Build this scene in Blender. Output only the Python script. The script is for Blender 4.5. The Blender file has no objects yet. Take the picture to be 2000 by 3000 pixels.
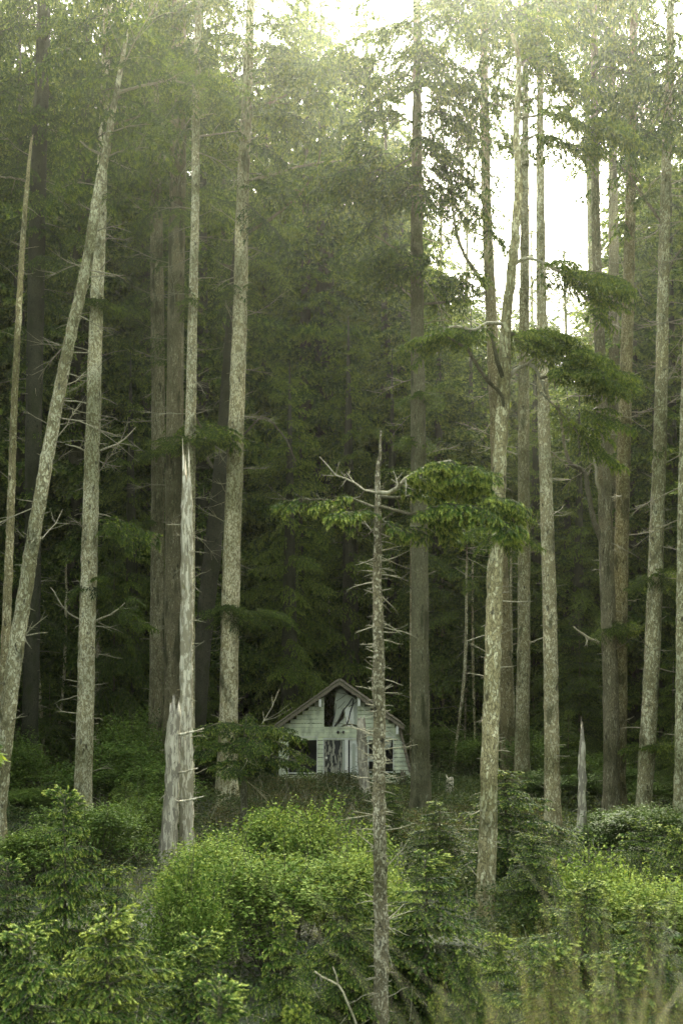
import bpy, math
import numpy as np
R = math.radians
rng = np.random.default_rng(11)
SC = bpy.context.scene
COL = SC.collection
F = 3200.0            # focal length in pixels of the 2000 px wide photograph
CZ = 5.5              # camera height above the forest floor
HY = 1950.0           # horizon row of the photograph
K = 1.27551           # view pixel -> photograph pixel

def P(vx, vy, Y):
    """a point Y metres ahead whose picture position is (vx, vy)"""
    return np.array([(vx*K-1000.0)*Y/F, Y, CZ-(vy*K-HY)*Y/F])
def Ybase(vy):
    return CZ*F/(vy*K-HY)
def wm(w, Y):          # picture width -> metres
    return w*K*Y/F

# ------------------------------------------------------------------ materials
def new_mat(name):
    m = bpy.data.materials.new(name); m.use_nodes = True
    nt = m.node_tree
    for n in list(nt.nodes): nt.nodes.remove(n)
    out = nt.nodes.new('ShaderNodeOutputMaterial')
    return m, nt, out
def nd(nt, t, **kw):
    n = nt.nodes.new(t)
    for k, v in kw.items():
        if k in ('operation', 'blend_type', 'feature', 'data_type', 'attribute_name', 'noise_type', 'distance'): setattr(n, k, v)
        else: n.inputs[k].default_value = v
    return n
def ramp(nt, stops, interp='LINEAR'):
    r = nt.nodes.new('ShaderNodeValToRGB'); cr = r.color_ramp; cr.interpolation = interp
    while len(cr.elements) > 1: cr.elements.remove(cr.elements[-1])
    cr.elements[0].position = stops[0][0]; cr.elements[0].color = (*stops[0][1], 1)
    for p, c in stops[1:]:
        e = cr.elements.new(p); e.color = (*c, 1)
    return r
def mixc(nt, fac, a, b, mode='MIX'):
    m = nt.nodes.new('ShaderNodeMix'); m.data_type = 'RGBA'; m.blend_type = mode
    for s, v in ((m.inputs[0], fac), (m.inputs[6], a), (m.inputs[7], b)):
        if hasattr(v, 'links') or hasattr(v, 'is_linked'): nt.links.new(v, s)
        elif isinstance(v, tuple): s.default_value = (*v, 1)
        else: s.default_value = v
    return m.outputs[2]
def mth(nt, op, a, b=None, clamp=False):
    m = nt.nodes.new('ShaderNodeMath'); m.operation = op; m.use_clamp = clamp
    for s, v in ((m.inputs[0], a), (m.inputs[1], b)):
        if v is None: continue
        if hasattr(v, 'is_linked'): nt.links.new(v, s)
        else: s.default_value = v
    return m.outputs[0]

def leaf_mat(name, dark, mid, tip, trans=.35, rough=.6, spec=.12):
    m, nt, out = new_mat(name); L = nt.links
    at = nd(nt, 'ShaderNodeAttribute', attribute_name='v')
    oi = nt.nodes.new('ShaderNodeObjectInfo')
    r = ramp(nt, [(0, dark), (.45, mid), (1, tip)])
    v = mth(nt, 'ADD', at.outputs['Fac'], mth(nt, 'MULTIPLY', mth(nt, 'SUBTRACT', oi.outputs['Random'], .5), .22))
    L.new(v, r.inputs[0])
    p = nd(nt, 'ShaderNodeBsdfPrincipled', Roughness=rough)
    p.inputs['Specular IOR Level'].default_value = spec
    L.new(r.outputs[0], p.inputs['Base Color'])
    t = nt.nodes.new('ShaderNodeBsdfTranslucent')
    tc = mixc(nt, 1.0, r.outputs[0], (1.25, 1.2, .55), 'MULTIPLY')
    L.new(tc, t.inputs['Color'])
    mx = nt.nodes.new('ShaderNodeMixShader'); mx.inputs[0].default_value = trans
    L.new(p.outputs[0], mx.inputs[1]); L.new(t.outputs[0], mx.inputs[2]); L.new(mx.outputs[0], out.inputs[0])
    return m

def bark_mat(name, base, dark, lichen, amount=.5, stretch=.45, scale=9., moss=.0, bump=1.0):
    m, nt, out = new_mat(name); L = nt.links
    tc = nt.nodes.new('ShaderNodeTexCoord'); oi = nt.nodes.new('ShaderNodeObjectInfo')
    mp = nt.nodes.new('ShaderNodeMapping'); mp.inputs['Scale'].default_value = (1, 1, stretch)
    L.new(tc.outputs['Object'], mp.inputs[0])
    off = nt.nodes.new('ShaderNodeVectorMath'); off.operation = 'ADD'
    scl = nt.nodes.new('ShaderNodeVectorMath'); scl.operation = 'SCALE'; L.new(mp.outputs[0], scl.inputs[0]); L.new(mth(nt, 'ADD', mth(nt, 'MULTIPLY', oi.outputs['Random'], .45), .95), scl.inputs['Scale'])
    L.new(scl.outputs[0], off.inputs[0])
    cmb = nt.nodes.new('ShaderNodeCombineXYZ'); L.new(mth(nt, 'MULTIPLY', oi.outputs['Random'], 50.), cmb.inputs[0]); L.new(mth(nt, 'MULTIPLY', oi.outputs['Random'], 31.), cmb.inputs[2])
    L.new(cmb.outputs[0], off.inputs[1]); V = off.outputs[0]
    warp = nd(nt, 'ShaderNodeTexNoise', Scale=scale*.8, Detail=3.); L.new(V, warp.inputs['Vector'])
    wv = nt.nodes.new('ShaderNodeVectorMath'); wv.operation = 'MULTIPLY_ADD'
    L.new(warp.outputs['Color'], wv.inputs[0]); wv.inputs[1].default_value = (.22, .22, .22); L.new(V, wv.inputs[2])
    vo = nd(nt, 'ShaderNodeTexVoronoi', feature='DISTANCE_TO_EDGE', Scale=scale*2.7); L.new(wv.outputs[0], vo.inputs['Vector'])
    vc = nd(nt, 'ShaderNodeTexVoronoi', feature='F1', Scale=scale*2.7); L.new(wv.outputs[0], vc.inputs['Vector'])
    crack = ramp(nt, [(0.0, (0, 0, 0)), (.10, (1, 1, 1))]); L.new(vo.outputs['Distance'], crack.inputs[0])
    n1 = nd(nt, 'ShaderNodeTexNoise', Scale=scale*.35, Detail=5., Roughness=.65); L.new(V, n1.inputs['Vector'])
    n2 = nd(nt, 'ShaderNodeTexNoise', Scale=scale*4.5, Detail=4., Roughness=.7); L.new(V, n2.inputs['Vector'])
    n2r = ramp(nt, [(.34, (0, 0, 0)), (.6, (1, 1, 1))]); L.new(n2.outputs['Fac'], n2r.inputs[0]); c = mixc(nt, n2r.outputs[0], dark, base)
    sep = nt.nodes.new('ShaderNodeSeparateColor'); L.new(vc.outputs['Color'], sep.inputs[0])
    c = mixc(nt, mth(nt, 'MULTIPLY', sep.outputs[0], .55), c, tuple(x*1.35 for x in base))
    # lichen patches : some of the flakes, more where the slow noise is high
    rnd2 = mth(nt, 'SUBTRACT', mth(nt, 'FRACT', mth(nt, 'MULTIPLY', oi.outputs['Random'], 7.31)), .5)
    lm = mth(nt, 'ADD', mth(nt, 'ADD', mth(nt, 'MULTIPLY', sep.outputs[1], .55), n1.outputs['Fac']), mth(nt, 'MULTIPLY', rnd2, .22))
    lr = ramp(nt, [(1.12-amount*.5, (0, 0, 0)), (1.22-amount*.5, (1, 1, 1))]); L.new(lm, lr.inputs[0])
    c = mixc(nt, lr.outputs[0], c, lichen)
    if moss:
        n3 = nd(nt, 'ShaderNodeTexNoise', Scale=scale*.18, Detail=4.); L.new(V, n3.inputs['Vector'])
        mr = ramp(nt, [(.62-moss*.3, (0, 0, 0)), (.72-moss*.3, (1, 1, 1))]); L.new(n3.outputs['Fac'], mr.inputs[0])
        c = mixc(nt, mth(nt, 'MULTIPLY', mr.outputs[0], .75), c, (.045, .055, .018))
    n4 = nd(nt, 'ShaderNodeTexNoise', Scale=.55, Detail=3.); L.new(tc.outputs['Object'], n4.inputs['Vector'])
    st = ramp(nt, [(.38, (.52, .54, .46)), (.55, (1, 1, 1)), (.75, (1.12, 1.08, 1.0))]); L.new(n4.outputs['Fac'], st.inputs[0])
    c = mixc(nt, 1., c, st.outputs[0], 'MULTIPLY')
    hr = ramp(nt, [(0, (1.05, 1., .86)), (.35, (.86, .90, .80)), (.7, (1.08, 1.05, 1.)), (1, (.92, .88, .74))]); L.new(mth(nt, 'FRACT', mth(nt, 'MULTIPLY', oi.outputs['Random'], 3.17)), hr.inputs[0]); c = mixc(nt, 1., c, hr.outputs[0], 'MULTIPLY')
    # dark knots and flaked-off spots
    kn = nd(nt, 'ShaderNodeTexVoronoi', feature='F1', Scale=scale*.42, Randomness=1.); L.new(wv.outputs[0], kn.inputs['Vector'])
    kr = ramp(nt, [(.10, (1, 1, 1)), (.19, (0, 0, 0))]); L.new(kn.outputs['Distance'], kr.inputs[0])
    c = mixc(nt, mth(nt, 'MULTIPLY', kr.outputs[0], .8), c, tuple(x*.35 for x in dark))
    c = mixc(nt, mth(nt, 'ADD', mth(nt, 'MULTIPLY', crack.outputs[0], .65), .35), tuple(x*.6 for x in dark), c)
    p = nd(nt, 'ShaderNodeBsdfPrincipled', Roughness=.9); p.inputs['Specular IOR Level'].default_value = .15
    L.new(c, p.inputs['Base Color'])
    h = mth(nt, 'ADD', mth(nt, 'MULTIPLY', crack.outputs[0], .6), mth(nt, 'ADD', n2.outputs['Fac'], mth(nt, 'MULTIPLY', sep.outputs[0], .5)))
    b = nd(nt, 'ShaderNodeBump', Strength=bump, Distance=.03); L.new(h, b.inputs['Height']); L.new(b.outputs[0], p.inputs['Normal'])
    L.new(p.outputs[0], out.inputs[0])
    return m

def wood_mat(name, base, dark, scale=14., bump=.5, axis=2, flake=None):
    """bare weathered wood, grain along the axis"""
    m, nt, out = new_mat(name); L = nt.links
    tc = nt.nodes.new('ShaderNodeTexCoord'); mp = nt.nodes.new('ShaderNodeMapping')
    s = [1, 1, 1]; s[axis] = .07; mp.inputs['Scale'].default_value = s
    L.new(tc.outputs['Object'], mp.inputs[0])
    n1 = nd(nt, 'ShaderNodeTexNoise', Scale=scale*2.2, Detail=6., Roughness=.7); L.new(mp.outputs[0], n1.inputs['Vector'])
    n2 = nd(nt, 'ShaderNodeTexNoise', Scale=2.1, Detail=4.); L.new(tc.outputs['Object'], n2.inputs['Vector'])
    r1 = ramp(nt, [(.36, dark), (.52, base), (.8, tuple(min(1, x*1.25) for x in base))]); L.new(n1.outputs['Fac'], r1.inputs[0])
    c = mixc(nt, mth(nt, 'MULTIPLY', n2.outputs['Fac'], .5), r1.outputs[0], dark)
    if flake:
        n3 = nd(nt, 'ShaderNodeTexNoise', Scale=4.5, Detail=8., Roughness=.6)
        mp2 = nt.nodes.new('ShaderNodeMapping'); mp2.inputs['Scale'].default_value = (2.2, 1, .55); L.new(tc.outputs['Object'], mp2.inputs[0])
        L.new(mp2.outputs[0], n3.inputs['Vector'])
        r3 = ramp(nt, [(.50, (0, 0, 0)), (.53, (1, 1, 1))]); L.new(n3.outputs['Fac'], r3.inputs[0])
        c = mixc(nt, r3.outputs[0], c, flake)
    p = nd(nt, 'ShaderNodeBsdfPrincipled', Roughness=.85); p.inputs['Specular IOR Level'].default_value = .2
    L.new(c, p.inputs['Base Color'])
    b = nd(nt, 'ShaderNodeBump', Strength=bump, Distance=.02); L.new(n1.outputs['Fac'], b.inputs['Height']); L.new(b.outputs[0], p.inputs['Normal'])
    L.new(p.outputs[0], out.inputs[0]); return m

def paint_mat(name, col, grime, amount=.5, scale=3.):
    m, nt, out = new_mat(name); L = nt.links
    tc = nt.nodes.new('ShaderNodeTexCoord')
    mp = nt.nodes.new('ShaderNodeMapping'); mp.inputs['Scale'].default_value = (1, 1, .5); L.new(tc.outputs['Object'], mp.inputs[0])
    n1 = nd(nt, 'ShaderNodeTexNoise', Scale=scale, Detail=8., Roughness=.7); L.new(mp.outputs[0], n1.inputs['Vector'])
    n2 = nd(nt, 'ShaderNodeTexNoise', Scale=scale*9, Detail=4.); L.new(mp.outputs[0], n2.inputs['Vector'])
    r1 = ramp(nt, [(.62-amount*.35, (0, 0, 0)), (.9-amount*.2, (1, 1, 1))]); L.new(n1.outputs['Fac'], r1.inputs[0])
    c = mixc(nt, r1.outputs[0], col, grime)
    c = mixc(nt, mth(nt, 'MULTIPLY', n2.outputs['Fac'], .25), c, grime)
    p = nd(nt, 'ShaderNodeBsdfPrincipled', Roughness=.75)
    L.new(c, p.inputs['Base Color'])
    b = nd(nt, 'ShaderNodeBump', Strength=.25, Distance=.01); L.new(n2.outputs['Fac'], b.inputs['Height']); L.new(b.outputs[0], p.inputs['Normal'])
    L.new(p.outputs[0], out.inputs[0]); return m

M = {}
M['needle'] = leaf_mat('old spruce needles', (.014, .032, .007), (.062, .105, .016), (.25, .31, .055), .38)
M['young'] = leaf_mat('young spruce needles', (.006, .023, .005), (.055, .102, .013), (.40, .45, .085), .18)
M['far'] = leaf_mat('wood foliage', (.014, .034, .008), (.070, .122, .020), (.27, .34, .07), .42)
M['leaf'] = leaf_mat('broad leaves', (.013, .040, .007), (.078, .134, .020), (.36, .42, .11), .22, .7, .06)
M['leafdark'] = leaf_mat('dark salal leaves', (.016, .036, .008), (.058, .108, .017), (.17, .23, .04), .24, .5, .12)
M['brush'] = leaf_mat('huckleberry brush', (.035, .045, .016), (.085, .080, .028), (.15, .11, .045), .3)
M['under'] = leaf_mat('ground cover', (.020, .040, .014), (.05, .075, .022), (.12, .13, .04), .3)
M['grass'] = leaf_mat('dry grass', (.10, .095, .05), (.185, .175, .10), (.29, .27, .17), .25)
M['lawn'] = leaf_mat('short grass', (.04, .07, .016), (.085, .13, .03), (.16, .21, .05), .35)
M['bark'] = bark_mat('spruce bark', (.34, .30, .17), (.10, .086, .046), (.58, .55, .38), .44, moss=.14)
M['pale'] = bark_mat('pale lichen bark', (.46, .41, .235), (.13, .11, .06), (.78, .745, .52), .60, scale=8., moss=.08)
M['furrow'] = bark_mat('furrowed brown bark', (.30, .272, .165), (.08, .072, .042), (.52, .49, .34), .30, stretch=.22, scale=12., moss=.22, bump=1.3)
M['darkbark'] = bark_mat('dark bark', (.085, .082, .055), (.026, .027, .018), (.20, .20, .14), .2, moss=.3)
M['dead'] = bark_mat('dead lichen bark', (.30, .27, .17), (.05, .043, .027), (.70, .67, .50), .78, scale=12., stretch=.6, bump=1.0)
M['limb'] = bark_mat('limb bark', (.20, .185, .115), (.06, .055, .032), (.40, .38, .27), .35, scale=16.)
M['deadwood'] = wood_mat('silver dead wood', (.72, .67, .48), (.13, .11, .07), 8., flake=(.27, .24, .15))
M['stub'] = wood_mat('dead stub wood', (.34, .315, .20), (.12, .11, .06), 14.)
M['snag'] = wood_mat('weathered snag wood', (.54, .50, .36), (.15, .13, .08), 9., flake=(.19, .17, .12))
M['twig'] = wood_mat('twig wood', (.075, .068, .040), (.035, .032, .018), 14.)

# ------------------------------------------------------------------ mesh building
def norm(a):
    a = np.asarray(a, float)
    return a/np.maximum(np.linalg.norm(a, axis=-1, keepdims=True), 1e-9)
def frames(D, U=None):
    """rotation matrices whose x axis is D and z axis near U"""
    D = norm(D)
    if U is None: U = np.broadcast_to(np.array([0, 0, 1.]), D.shape)
    Y_ = np.cross(U, D); bad = np.linalg.norm(Y_, axis=-1) < 1e-3
    Y_[bad] = np.array([0, 1., 0]); Y_ = norm(Y_)
    Z_ = np.cross(D, Y_)
    return np.stack([D, Y_, Z_], axis=-1)
class Acc:
    def __init__(s): s.V = []; s.T = []; s.A = []; s.MI = []; s.n = 0
    def add(s, V, T, A=0., mi=0):
        V = np.asarray(V, float).reshape(-1, 3); T = np.asarray(T, np.int64).reshape(-1, 3)
        s.V.append(V); s.T.append(T+s.n); s.A.append(np.broadcast_to(np.asarray(A, float), (len(V),)))
        s.MI.append(np.broadcast_to(np.asarray(mi, np.int32), (len(T),))); s.n += len(V)
    def proto(s):
        return (np.concatenate(s.V), np.concatenate(s.T), np.concatenate(s.A), np.concatenate(s.MI))
    def put(s, proto, Ms, Ts, av=0.):
        V, T, A, MI = proto; n = len(Ts); m = len(V)
        if n == 0: return
        W = np.einsum('nij,mj->nmi', Ms, V)+Ts[:, None, :]
        TT = (T[None]+(np.arange(n)*m)[:, None, None]).reshape(-1, 3)
        AA = (A[None, :]+np.broadcast_to(np.asarray(av, float), (n,))[:, None]).reshape(-1)
        s.add(W.reshape(-1, 3), TT, AA, np.tile(MI, n))
def build(name, pr, mats, parent=None, origin=None, smooth=False):
    if isinstance(pr, Acc): pr = pr.proto()
    V, T, A, MI = pr
    if origin is not None: V = V-np.asarray(origin)
    me = bpy.data.meshes.new(name)
    me.vertices.add(len(V)); me.vertices.foreach_set('co', V.astype(np.float32).ravel())
    me.loops.add(T.size); me.loops.foreach_set('vertex_index', T.astype(np.int32).ravel())
    me.polygons.add(len(T)); me.polygons.foreach_set('loop_start', np.arange(0, T.size, 3, dtype=np.int32))
    me.polygons.foreach_set('loop_total', np.full(len(T), 3, np.int32))
    me.polygons.foreach_set('material_index', MI.astype(np.int32))
    me.polygons.foreach_set('use_smooth', np.full(len(T), bool(smooth)) if not isinstance(smooth, str) else (MI > 0))
    at = me.attributes.new('v', 'FLOAT', 'POINT'); at.data.foreach_set('value', np.clip(A, 0, 1).astype(np.float32))
    for m in (mats if isinstance(mats, (list, tuple)) else [mats]): me.materials.append(m)
    me.update(calc_edges=True)
    o = bpy.data.objects.new(name, me); COL.objects.link(o)
    if parent is not None: o.parent = parent
    return o
def empty(name, loc, label, cat, group=None):
    o = bpy.data.objects.new(name, None); COL.objects.link(o); o.location = tuple(float(x) for x in loc)
    o.empty_display_size = .3; o['label'] = label; o['category'] = cat
    if group: o['group'] = group
    return o
def place_child(name, pr, mats, root, smooth=False):
    return build(name, pr, mats, root, origin=np.array(root.location), smooth=smooth)
def copy_tree(root, name, loc, rz, sc, label, group=None):
    c = root.copy(); c.name = name; COL.objects.link(c); c.location = tuple(float(x) for x in loc); c.rotation_euler = (0, 0, rz)
    c.scale = sc if isinstance(sc, tuple) else (sc, sc, sc); c['label'] = label
    if group: c['group'] = group
    for ch in list(root.children):
        d = ch.copy(); COL.objects.link(d); d.parent = c
    return c

def tube(acc, pts, rad, sides=6, mi=0, A=0., jitter=0., cap=True, ragged=0.):
    pts = np.asarray(pts, float); rad = np.asarray(rad, float); k = len(pts)
    tan = norm(np.gradient(pts, axis=0))
    ref = np.array([1., 0, 0]) if abs(tan[:, 2]).mean() > .6 else np.array([0, 0, 1.])
    a = norm(np.cross(tan, ref)); b = np.cross(tan, a)
    th = np.linspace(0, 2*np.pi, sides, endpoint=False)
    rr = rad[:, None]*np.ones((k, sides))
    if jitter:
        j = rng.normal(0, 1, (k, sides)); j = .5*j+.25*np.roll(j, 1, 1)+.25*np.roll(j, 1, 0); rr = rr*(1+jitter*j)
    V = pts[:, None]+rr[..., None]*(np.cos(th)[None, :, None]*a[:, None]+np.sin(th)[None, :, None]*b[:, None])
    if ragged:
        V[0] -= tan[0]*np.abs(rng.normal(0, ragged, (sides, 1))); V[1] -= tan[1]*np.abs(rng.normal(0, ragged*.2, (sides, 1)))
    V = V.reshape(-1, 3); T = []
    for i in range(k-1):
        q = i*sides+np.arange(sides); r = i*sides+(np.arange(sides)+1) % sides
        T.append(np.stack([q, r, r+sides], 1)); T.append(np.stack([q, r+sides, q+sides], 1))
    if cap:
        V = np.vstack([V, pts[-1]])
        q = (k-1)*sides+np.arange(sides); r = (k-1)*sides+(np.arange(sides)+1) % sides
        T.append(np.stack([q, r, np.full(sides, len(V)-1)], 1))
    if ragged: V = np.vstack([V, pts[0]+tan[0]*ragged*.8]); T.append(np.stack([(np.arange(sides)+1) % sides, np.arange(sides), np.full(sides, len(V)-1)], 1))
    acc.add(V, np.concatenate(T), A, mi)
def smooth_path(pts, step):
    pts = np.asarray(pts, float)
    d = np.r_[0, np.cumsum(np.linalg.norm(np.diff(pts[:, :3], axis=0), axis=1))]
    n = max(3, int(d[-1]/step)+1); s = np.linspace(0, d[-1], n)
    # Catmull-like: cubic Hermite with finite-difference tangents
    m = np.gradient(pts, d, axis=0) if len(pts) > 2 else np.repeat(((pts[1]-pts[0])/d[-1])[None], 2, 0)
    i = np.clip(np.searchsorted(d, s, side='right')-1, 0, len(d)-2)
    h = (d[i+1]-d[i])[:, None]; t = ((s-d[i])[:, None])/h
    return (2*t**3-3*t**2+1)*pts[i]+(t**3-2*t**2+t)*h*m[i]+(-2*t**3+3*t**2)*pts[i+1]+(t**3-t**2)*h*m[i+1]

# ------------------------------------------------------------------ spruce foliage prototypes
def shoot(n, nl, nw, seed, bend=.25, cone=1.0, core=.075):
    """one needled shoot of unit length along x; n needles"""
    r = np.random.default_rng(seed); acc = Acc()
    t = (np.arange(n)+r.random(n))/n; t = .02+.98*t
    ang = r.random(n)*2*np.pi
    ax = np.stack([t, 0*t, -bend*t*t], 1); tan = norm(np.stack([np.ones(n), 0*t, -2*bend*t], 1))
    side = np.stack([0*t, np.cos(ang), np.sin(ang)*.9+.25], 1); side = norm(side)
    fw = .55+.9*t**3
    d = norm(side*cone+tan*fw[:, None])
    ln = nl*(.8+.4*r.random(n))*(1-.35*t**4)
    wdir = norm(np.cross(d, tan)+.35*r.normal(0, 1, (n, 3)))
    V = np.stack([ax+d*ln[:, None]*.12-wdir*nw*.5, ax+d*ln[:, None]*.25+wdir*nw*.5, ax+d*ln[:, None]], 1).reshape(-1, 3)
    T = np.arange(3*n).reshape(n, 3)
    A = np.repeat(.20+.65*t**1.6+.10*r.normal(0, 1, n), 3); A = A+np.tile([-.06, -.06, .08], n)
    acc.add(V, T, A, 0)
    # the needles' dense middle as a ragged spindle
    for (x0, x1, rr_) in ((.03, .98, core),):
        c = []; a0 = r.random()*2
        for x, q in ((x0, .25), (.45, 1.), (.8, .8)):
            for k in range(3):
                a = a0+2.094*k+x*2; c.append([x+r.normal(0, .04), rr_*q*math.cos(a), rr_*q*math.sin(a)-bend*x*x])
        c.append([x1, 0, -bend*x1*x1]); T2 = []
        for i in range(2):
            for k in range(3): T2 += [[i*3+k, i*3+(k+1) % 3, (i+1)*3+(k+1) % 3], [i*3+k, (i+1)*3+(k+1) % 3, (i+1)*3+k]]
        for k in range(3): T2.append([6+k, 6+(k+1) % 3, 9])
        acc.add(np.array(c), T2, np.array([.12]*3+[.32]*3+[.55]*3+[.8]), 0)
    return acc.proto()
SH = {0: [shoot(15, .28, .14, s, bend=.42, core=.15) for s in range(4)],
      1: [shoot(12, .34, .16, s+10, core=.11) for s in range(4)],
      2: [shoot(9, .42, .26, s+20, cone=.9, core=.11) for s in range(4)]}

def branch(L, lod, seed, bare=.1, wide=.42, up=.12, drop=.35, sp=.075, sl=.115, tw_pitch=-.15, hang=.25):
    r = np.random.default_rng(seed); acc = Acc()
    tt = np.linspace(0, 1, 7); wob = r.normal(0, .03, 2)*L
    ax = lambda t: np.stack([L*t, wob[0]*np.sin(3*t)+wob[1]*np.sin(6*t), L*(up*t-drop*t*t)], -1)
    if lod < 2 or L > 1: tube(acc, ax(tt), np.linspace(.004+.0055*L, .002, 7), 4 if lod == 0 else 3, mi=1, cap=False)
    D, Pn, S, AV = [], [], [], []
    ts = np.arange(bare, .99, sp/L)
    for i, t in enumerate(ts):
        t = min(.99, max(0., t+r.normal(0, .2)*sp/L))
        p0 = ax(np.array(min(t, .99))); tn = norm(ax(np.array(min(t, .99)+.01))-p0)
        sgn = 1 if i % 2 else -1
        ln = (wide*L*max(0., 1-t)**.75*min(1., .35+1.6*(t-bare)/(1-bare))+sl*1.0)*(.65+.6*r.random())
        a = sgn*(R(56)+r.normal(0, .16)); pit = tw_pitch+r.normal(0, .14)
        dr = np.array([tn[0]*math.cos(a)-tn[1]*math.sin(a), tn[0]*math.sin(a)+tn[1]*math.cos(a), tn[2]*.5+math.sin(pit)]); dr = norm(dr)
        k = max(1, int(ln/(sl*.42))); ss = (np.arange(k)+.5)/k
        pa = lambda s: p0+dr*(s*ln)[:, None]-np.array([0, 0, 1.])*(hang*ln*s*s)[:, None]
        if lod < 2:
            tube(acc, pa(np.array([0, .5, 1.])), [.0035+.004*ln, .003, .002], 3, mi=1, cap=False)
        pp = pa(ss); tg = norm(pa(ss+.02)-pp)
        sg = np.where(np.arange(k) % 2, 1, -1)*(R(42)+r.normal(0, .2, k))
        c, s_ = np.cos(sg), np.sin(sg)
        dd = np.stack([tg[:, 0]*c-tg[:, 1]*s_, tg[:, 0]*s_+tg[:, 1]*c, tg[:, 2]-.10+r.normal(0, .18, k)], 1)
        D.append(norm(dd)); Pn.append(pp); S.append(sl*(.75+.5*r.random(k))*(1-.15*ss))
        AV.append(r.normal(0, .06, k))
        e = pa(np.array([1.])); et = norm(e-pa(np.array([.95])))   # terminal shoot
        D.append(et); Pn.append(e-et*sl*.3); S.append(np.array([sl*1.1])); AV.append(np.array([.06]))
    # shoots on the axis itself
    k = max(2, int(L*(1-bare)/(sl*.9))); tq = np.linspace(bare, 1, k); pp = ax(tq); tg = norm(ax(tq+.02)-pp)
    D.append(norm(tg+r.normal(0, .25, (k, 3))+np.array([0, 0, .12]))); Pn.append(pp); S.append(np.full(k, sl*1.05)); AV.append(np.full(k, .05))
    D = np.concatenate(D); Pn = np.concatenate(Pn); S = np.concatenate(S); AV = np.concatenate(AV)
    Ms = frames(D, norm(np.array([0, 0, 1.])+r.normal(0, .3, D.shape)))*S[:, None, None]
    w = r.integers(0, 4, len(D))
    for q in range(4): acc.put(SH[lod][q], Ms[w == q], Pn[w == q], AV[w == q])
    return acc.proto()

LIB = {}
def lib(kind, L):
    """branch library: the prototype nearest in length"""
    spec = {'young': (0, [.25, .5, .85, 1.3, 1.9], dict(bare=.06, wide=.42, up=.15, drop=.34, sp=.038, sl=.085)),
            'mid': (1, [.4, .8, 1.3, 2.0, 2.9], dict(bare=.08, wide=.42, up=.12, drop=.34, sp=.06, sl=.125)),
            'old': (1, [.8, 1.6, 2.6, 3.8, 5.2], dict(bare=.18, wide=.42, up=.06, drop=.28, sp=.11, sl=.22, tw_pitch=-.22, hang=.32)),
            'far': (2, [1.0, 2.2, 3.6, 5.0], dict(bare=.1, wide=.40, up=.05, drop=.28, sp=.20, sl=.42, tw_pitch=-.15, hang=.3)),
            'wood': (2, [1.0, 2.2, 3.6, 5.0], dict(bare=.05, wide=.42, up=.05, drop=.28, sp=.40, sl=.85, tw_pitch=-.15, hang=.3))}[kind]
    lod, Ls, kw = spec
    i = int(np.argmin([abs(math.log(L/x)) for x in Ls])); v = int(rng.integers(0, 4))
    key = (kind, i, v)
    if key not in LIB: LIB[key] = branch(Ls[i], lod, 100*i+v+(7 if kind == 'mid' else 0), **kw)
    return LIB[key], L/Ls[i]
def put_branch(acc, kind, p, az, pitch, L, roll=0., av=0.):
    pr, s = lib(kind, L)
    d = np.array([math.cos(az)*math.cos(pitch), math.sin(az)*math.cos(pitch), math.sin(pitch)])
    up = np.array([0, 0, 1.])+rng.normal(0, .12, 3)
    Ms = frames(d[None], up[None])*s
    acc.put(pr, Ms, np.asarray(p, float)[None], np.array([av]))

def young_crown(H, Rm, kind, seed, n_whorl=None, base=.04, power=.78):
    """crown of a young conifer of height H, radius Rm standing at the origin"""
    global rng
    keep = rng; rng = np.random.default_rng(seed); acc = Acc()
    step = .36 if kind == 'young' else .5
    z = base*H
    while z < H*.985:
        f = 1-z/H
        Lr = Rm*f**power
        n = int(5+3*min(1, f*1.6)); a0 = rng.random()*6.3
        for q in range(n):
            az = a0+6.283*q/n+rng.normal(0, .22)
            L = max(.14, Lr*(.5+.85*rng.random()**1.3)*(1+.22*math.cos(az-seed)))
            pitch = R(-10+42*(1-f)**3)+rng.normal(0, .13)
            put_branch(acc, kind, (rng.normal(0, .01), rng.normal(0, .01), z+rng.normal(0, .035)), az, pitch, L, av=rng.normal(0, .05))
        z += step*(.5+.65*f)*(.75+.5*rng.random())
    # the leader with short upright shoots
    for q in range(3): put_branch(acc, kind, (0, 0, H-.30+.07*q), rng.random()*6.3, R(80), .3, av=.1)
    pr = acc.proto(); rng = keep
    return pr
def stem(H, r0, seed, sides=7):
    acc = Acc(); z = np.linspace(-.1, H, 14)
    rr = np.random.default_rng(seed)
    x = np.cumsum(rr.normal(0, .01, 14)); y = np.cumsum(rr.normal(0, .01, 14))
    tube(acc, np.stack([x-x[0], y-y[0], z], 1), np.linspace(r0, .006, 14), sides)
    return acc.proto()

# ------------------------------------------------------------------ big trees
def ground_z(x, y):
    """forest floor: a bank under the camera, a nearly level floor, a rise far behind the wood"""
    x = np.asarray(x, float); y = np.asarray(y, float)
    t = np.clip((8.0-y)/4.5, 0, 1); bank = 3.95*(t*t*(3-2*t))
    u = np.clip((y-78)/90, 0, 1); rise = 26*(u*u*(3-2*u))
    return bank+rise+.10*np.sin(x*.7+1.3)*np.sin(y*.45)+.06*np.sin(x*1.9)*np.cos(y*1.3)

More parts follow.
